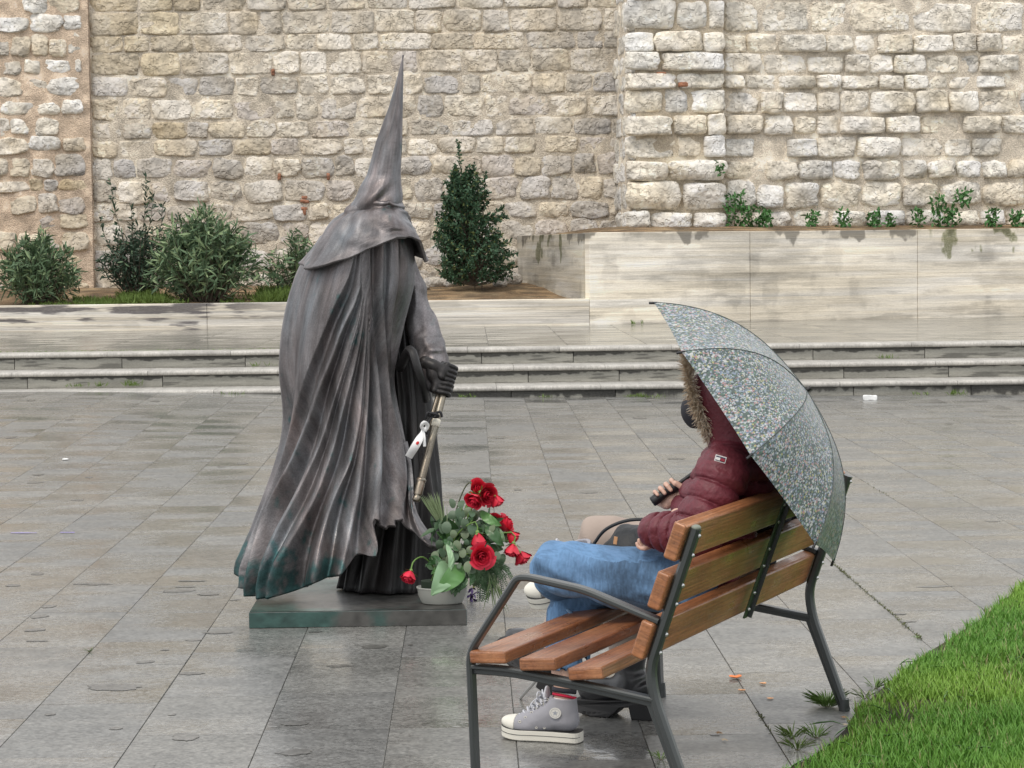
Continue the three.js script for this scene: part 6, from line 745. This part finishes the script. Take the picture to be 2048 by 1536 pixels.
// ---------- lawn ----------
{
  const edge = [[1500, 1590], [1560, 1552], [1610, 1528], [1655, 1500], [1690, 1466], [1712, 1430], [1770, 1378], [1838, 1322], [1890, 1290], [1950, 1252], [2000, 1212], [2048, 1172], [2110, 1128], [2250, 1040]].map(([x, y]) => onGround(x, y));
  const poly = edge.map((p) => [p.x, p.z]); const far = poly[poly.length - 1]; const out = [[far[0] + 3, far[1]], [9, -3], [9, 1.5], [0.3, 1.5], [0.3, -4.6]];
  const sh = new THREE.Shape(); [...poly, ...out].forEach(([x, z], i) => i ? sh.lineTo(x, -z) : sh.moveTo(x, -z)); const g = new THREE.ShapeGeometry(sh).rotateX(-Math.PI / 2).translate(0, 0.012, 0); { const P = g.attributes.position, uv = []; for (let i = 0; i < P.count; i++) uv.push(P.getX(i), P.getZ(i)); g.setAttribute('uv', new THREE.Float32BufferAttribute(uv, 2)); }
  struct('lawn_soil', g, mat({ color: rgb(0.09, 0.1, 0.045), map: soilC, roughness: 0.95 }));
  const full = [...poly, ...out], inside = (x, z) => { let c = false; for (let i = 0, j = full.length - 1; i < full.length; j = i++) { const [xi, zi] = full[i], [xj, zj] = full[j]; if ((zi > z) !== (zj > z) && x < (xj - xi) * (z - zi) / (zj - zi) + xi) c = !c; } return c; };
  const bl = (() => { const p = [], id = [], uv = []; for (let i = 0; i <= 4; i++) { const t = i / 4, w = 0.0026 * (1 - t * t * 0.9); p.push(-w, t, 0.38 * t * t, w, t, 0.38 * t * t); uv.push(0, t, 1, t); if (i) { const a = i * 2 - 2; id.push(a, a + 1, a + 2, a + 1, a + 3, a + 2); } } return geoFrom(p, id, uv); })();
  const rnd = RNG(901), N = 190000, m = new THREE.InstancedMesh(bl, mat({ color: 0xffffff, roughness: 0.6, side: THREE.DoubleSide }), N), M = new THREE.Matrix4(), q = new THREE.Quaternion(), col = new THREE.Color(); let k = 0, guard = 0;
  while (k < N && guard++ < 2e6) {
    const z = -4.6 - rnd() * 6.4, x = 0.5 + rnd() * 4.6; if ((x + 0.0184 * z) / -z > 0.27 && rnd() < 0.5) continue; const eg = 0.05 * fbm(x * 5, z * 5, 7, 4) - 0.015 - 0.03 * rnd() * rnd(); if (!inside(x + eg, z + eg)) continue; const bare = fbm(x * 3.1 + 4, z * 3.1, 8, 4); if (bare > 0.24 && rnd() < 0.75) continue; const cl = fbm(x * 2.2, z * 2.2, 1, 4), h = 0.022 + 0.028 * rnd() + 0.045 * Math.max(0, cl + 0.1);
    q.setFromEuler(new THREE.Euler((rnd() - 0.5) * 0.9, rnd() * 6.283, (rnd() - 0.5) * 0.9)); M.compose(V3(x, 0.008, z), q, V3(1, h, h)); m.setMatrixAt(k, M);
    const yel = clamp(fbm(x * 1.7 + 9, z * 1.7, 5, 4) * 2.2 + 0.3) * 0.7 + rnd() * 0.25, dry = rnd() < 0.035 + 0.25 * Math.max(0, bare); col.setRGB(dry ? 0.3 : lerp(0.095, 0.22, yel), dry ? 0.3 : lerp(0.25, 0.38, yel), dry ? 0.13 : lerp(0.03, 0.05, yel)); m.setColorAt(k, col); k++;
  }
  m.count = k; m.name = 'lawn_grass'; m.castShadow = m.receiveShadow = true; scene.add(m); tag(m, 'bright green mown lawn grass beside the bench', 'grass'); m.userData.kind = 'stuff';
  // long loose blades
  const o = { p: [], i: [] }; for (let i = 0; i < 500; i++) { const z = -5.6 - rnd() * 4, x = 0.9 + rnd() * 2.4; if (!inside(x, z)) continue; const a = rnd() * 6.28; leafAt(o, V3(x, 0.03, z), V3(Math.cos(a), 0.45, Math.sin(a)).normalize(), V3(0, 1, 0), 0.07 + rnd() * 0.07, 0.004, 0.5); } const lb = part('long_grass_blades', leafGeo(o), mat({ color: rgb(0.14, 0.28, 0.09), roughness: 0.5, side: THREE.DoubleSide })); tag(lb, 'longer loose grass blades lying over the lawn', 'grass'); lb.userData.kind = 'stuff';
}
// weeds in the paving
{
  const wm = leafMats.weed, wm2 = leafM(0.15, 0.25, 0.06);
  const list = [[1655, 1414, 0.095, 130, 'dense green weed tuft growing round the bench leg'], [1585, 1478, 0.075, 45, 'upright green weed seedling in the paving joint by the lawn'], [1632, 1476, 0.07, 40, 'low flat weed between the lawn and the paving joint'], [1595, 1500, 0.07, 36, 'small yellowish weed at the joint corner by the lawn'], [1752, 1377, 0.06, 34, 'little weed at the lawn edge behind the bench leg'], [1728, 1398, 0.06, 26, 'pale weed sprig hugging the lawn edge'], [1322, 1520, 0.05, 20, 'thin weed beside the bench leg in the joint'], [178, 1304, 0.028, 14, 'single clover sprig in the joint left of the plinth'], [1835, 1277, 0.03, 16, 'tiny weed where a mossy joint meets the lawn'], [1797, 1340, 0.02, 8, 'tiny green seedling in the paving near the lawn']];
  list.forEach(([px, py, s, n, lab], k) => { const p = onGround(px, py), t = thing('weed', lab, 'weed', [p.x, 0, p.z], 0, 'weeds in the paving'), rnd = RNG(921 + k), o = { p: [], i: [] }; for (let i = 0; i < n; i++) { const a = rnd() * 6.283; leafAt(o, V3(Math.cos(a) * s * 0.25 * rnd(), 0.0, Math.sin(a) * s * 0.25 * rnd()), V3(Math.cos(a), 0.7 + rnd() * 1.6, Math.sin(a)).normalize(), V3(0, 1, 0), s * (0.45 + 0.5 * rnd()), s * 0.018 + 0.0022, 0.35); } part('blades', leafGeo(o), k % 2 ? wm : wm2, t); part('root_crown', new THREE.SphereGeometry(s * 0.08 + 0.002, 8, 6).scale(1, 0.5, 1), twigM, t); });
  // moss in the joints on the right
  const rnd = RNG(941), o = { p: [], i: [] }; for (const [x0, y0, x1, y1, n] of [[1670, 1125, 1872, 1280, 260], [1545, 640, 1600, 662, 0], [1690, 935, 1790, 1000, 40], [1540, 1424, 1582, 1470, 40]]) for (let i = 0; i < n; i++) { const f = rnd(), p = onGround(lerp(x0, x1, f), lerp(y0, y1, f)); leafAt(o, V3(-1.502 + Math.round((p.x + 1.502) / 0.408) * 0.408 + (rnd() - 0.5) * 0.006, 0, p.z), rdir(rnd, 0.8), rdir(rnd), 0.008 + rnd() * 0.008, 0.004, 0.2); } const g = part('joint_moss', leafGeo(o), leafM(0.1, 0.11, 0.04)); tag(g, 'thin dark moss growing along the paving joints', 'moss'); g.userData.kind = 'stuff';
}
// litter
{
  const p = at(1740, 803, 22.1); p.y = gy(p.x, p.z); const w = thing('paper_litter', 'crumpled white paper lying before the stone steps', 'litter', [p.x, p.y, p.z]); part('paper', surf((x, y, z) => { const d = Math.max(Math.abs(x) - 0.062, Math.abs(y - 0.022) - 0.018, Math.abs(z) - 0.03); return d - 0.006 - 0.008 * n3(x * 22, y * 30, z * 22); }, [-0.09, -0.01, -0.06, 0.09, 0.06, 0.06], 0.007), mat({ color: rgb(0.85, 0.86, 0.85), roughness: 0.7 }), w);
  const q = onGround(131, 932), s = part('paper_scrap', new THREE.SphereGeometry(0.5, 10, 6).scale(0.05, 0.012, 0.06).translate(0, 0.006, 0), mat({ color: rgb(0.8, 0.8, 0.78), roughness: 0.8 })); s.position.set(q.x, gy(q.x, q.z), q.z); tag(s, 'tiny white paper scrap lying on the plaza left of the statue', 'litter');
  const om = pmat({ color: rgb(0.75, 0.22, 0.06), roughness: 0.6, side: THREE.DoubleSide }), om2 = pmat({ color: rgb(0.8, 0.42, 0.2), roughness: 0.6, side: THREE.DoubleSide });
  [[1472, 1357, 0.02, om, 'largest bright orange petal lying on the paving behind the bench'], [1527, 1369, 0.011, om2, 'small pale orange petal, the one closest to the bench rear leg'], [1484, 1383, 0.011, om2, 'small pale orange petal beside the largest one'], [1541, 1399, 0.01, om2, 'faint orange petal near the paving joint corner']].forEach(([px, py, r, m, lab], k) => { const c = onGround(px, py), rnd = RNG(951 + k); const g = shell(12, 5, (u, v) => { const a = u * 6.2832, e = 1 + 0.3 * n3(Math.cos(a) * 2 + k, Math.sin(a) * 2, 1); return [Math.cos(a) * r * v * e * 1.2, 0.003 + r * 0.5 * v * v * (0.4 + 0.6 * Math.abs(n3(Math.cos(a) * 1.5, Math.sin(a) * 1.5, k))), Math.sin(a) * r * v * e]; }, 0.0008); const o = part('petal', g, m); o.position.set(c.x, 0, c.z); tag(o, lab, 'petal', 'orange petals behind the bench'); void rnd; });
  const lm = mat({ color: rgb(0.3, 0.17, 0.08), roughness: 0.8, side: THREE.DoubleSide }); [[1437, 1468, 'brown dry leaf scrap on the paving by the bench leg'], [1448, 1482, 'pale curled leaf scrap near the brown one'], [1700, 1445, 'reddish dry leaf at the lawn edge'], [1690, 1452, 'light pebble-like crumb at the lawn edge'], [1688, 1437, 'small tan chip beside the weed tuft']].forEach(([px, py, lab], k) => { const c = onGround(px, py), o = { p: [], i: [] }; leafAt(o, V3(-0.012, 0.004, 0), V3(1, 0.15, 0.3).normalize(), V3(0, 1, 0.2), 0.026, 0.014, 0.3); leafAt(o, V3(0.004, 0.004, 0.006), V3(-0.6, 0.2, 0.7).normalize(), V3(0, 1, 0.2), 0.016, 0.008, 0.3); const m = part('dry_leaf', leafGeo(o), k % 2 ? mat({ color: rgb(0.55, 0.45, 0.32), roughness: 0.8, side: THREE.DoubleSide }) : lm); m.position.set(c.x, 0.002, c.z); tag(m, lab, 'leaf'); });
  // violet wax or paint smears on the paving
  const vm = mat({ color: rgb(0.3, 0.25, 0.55), roughness: 0.6 }); [[22, 74, 1067], [120, 150, 1066]].forEach(([a, b, y], k) => { const n = 14, p = [], id = []; for (let i = 0; i <= n; i++) { const c = onGround(lerp(a, b, i / n), y), w = 0.006 + 0.012 * Math.abs(n3(i * 0.7, k * 9)); p.push(c.x, 0.0042, c.z - w, c.x, 0.0042, c.z + w); if (i) { const q = i * 2 - 2; id.push(q, q + 1, q + 3, q, q + 3, q + 2); } } const g = part('violet_smear', geoFrom(p, id), vm); tag(g, k ? 'short violet smear on the plaza paving' : 'long broken violet smear on the plaza paving', 'stain'); });
}

renderer.render(scene, camera);
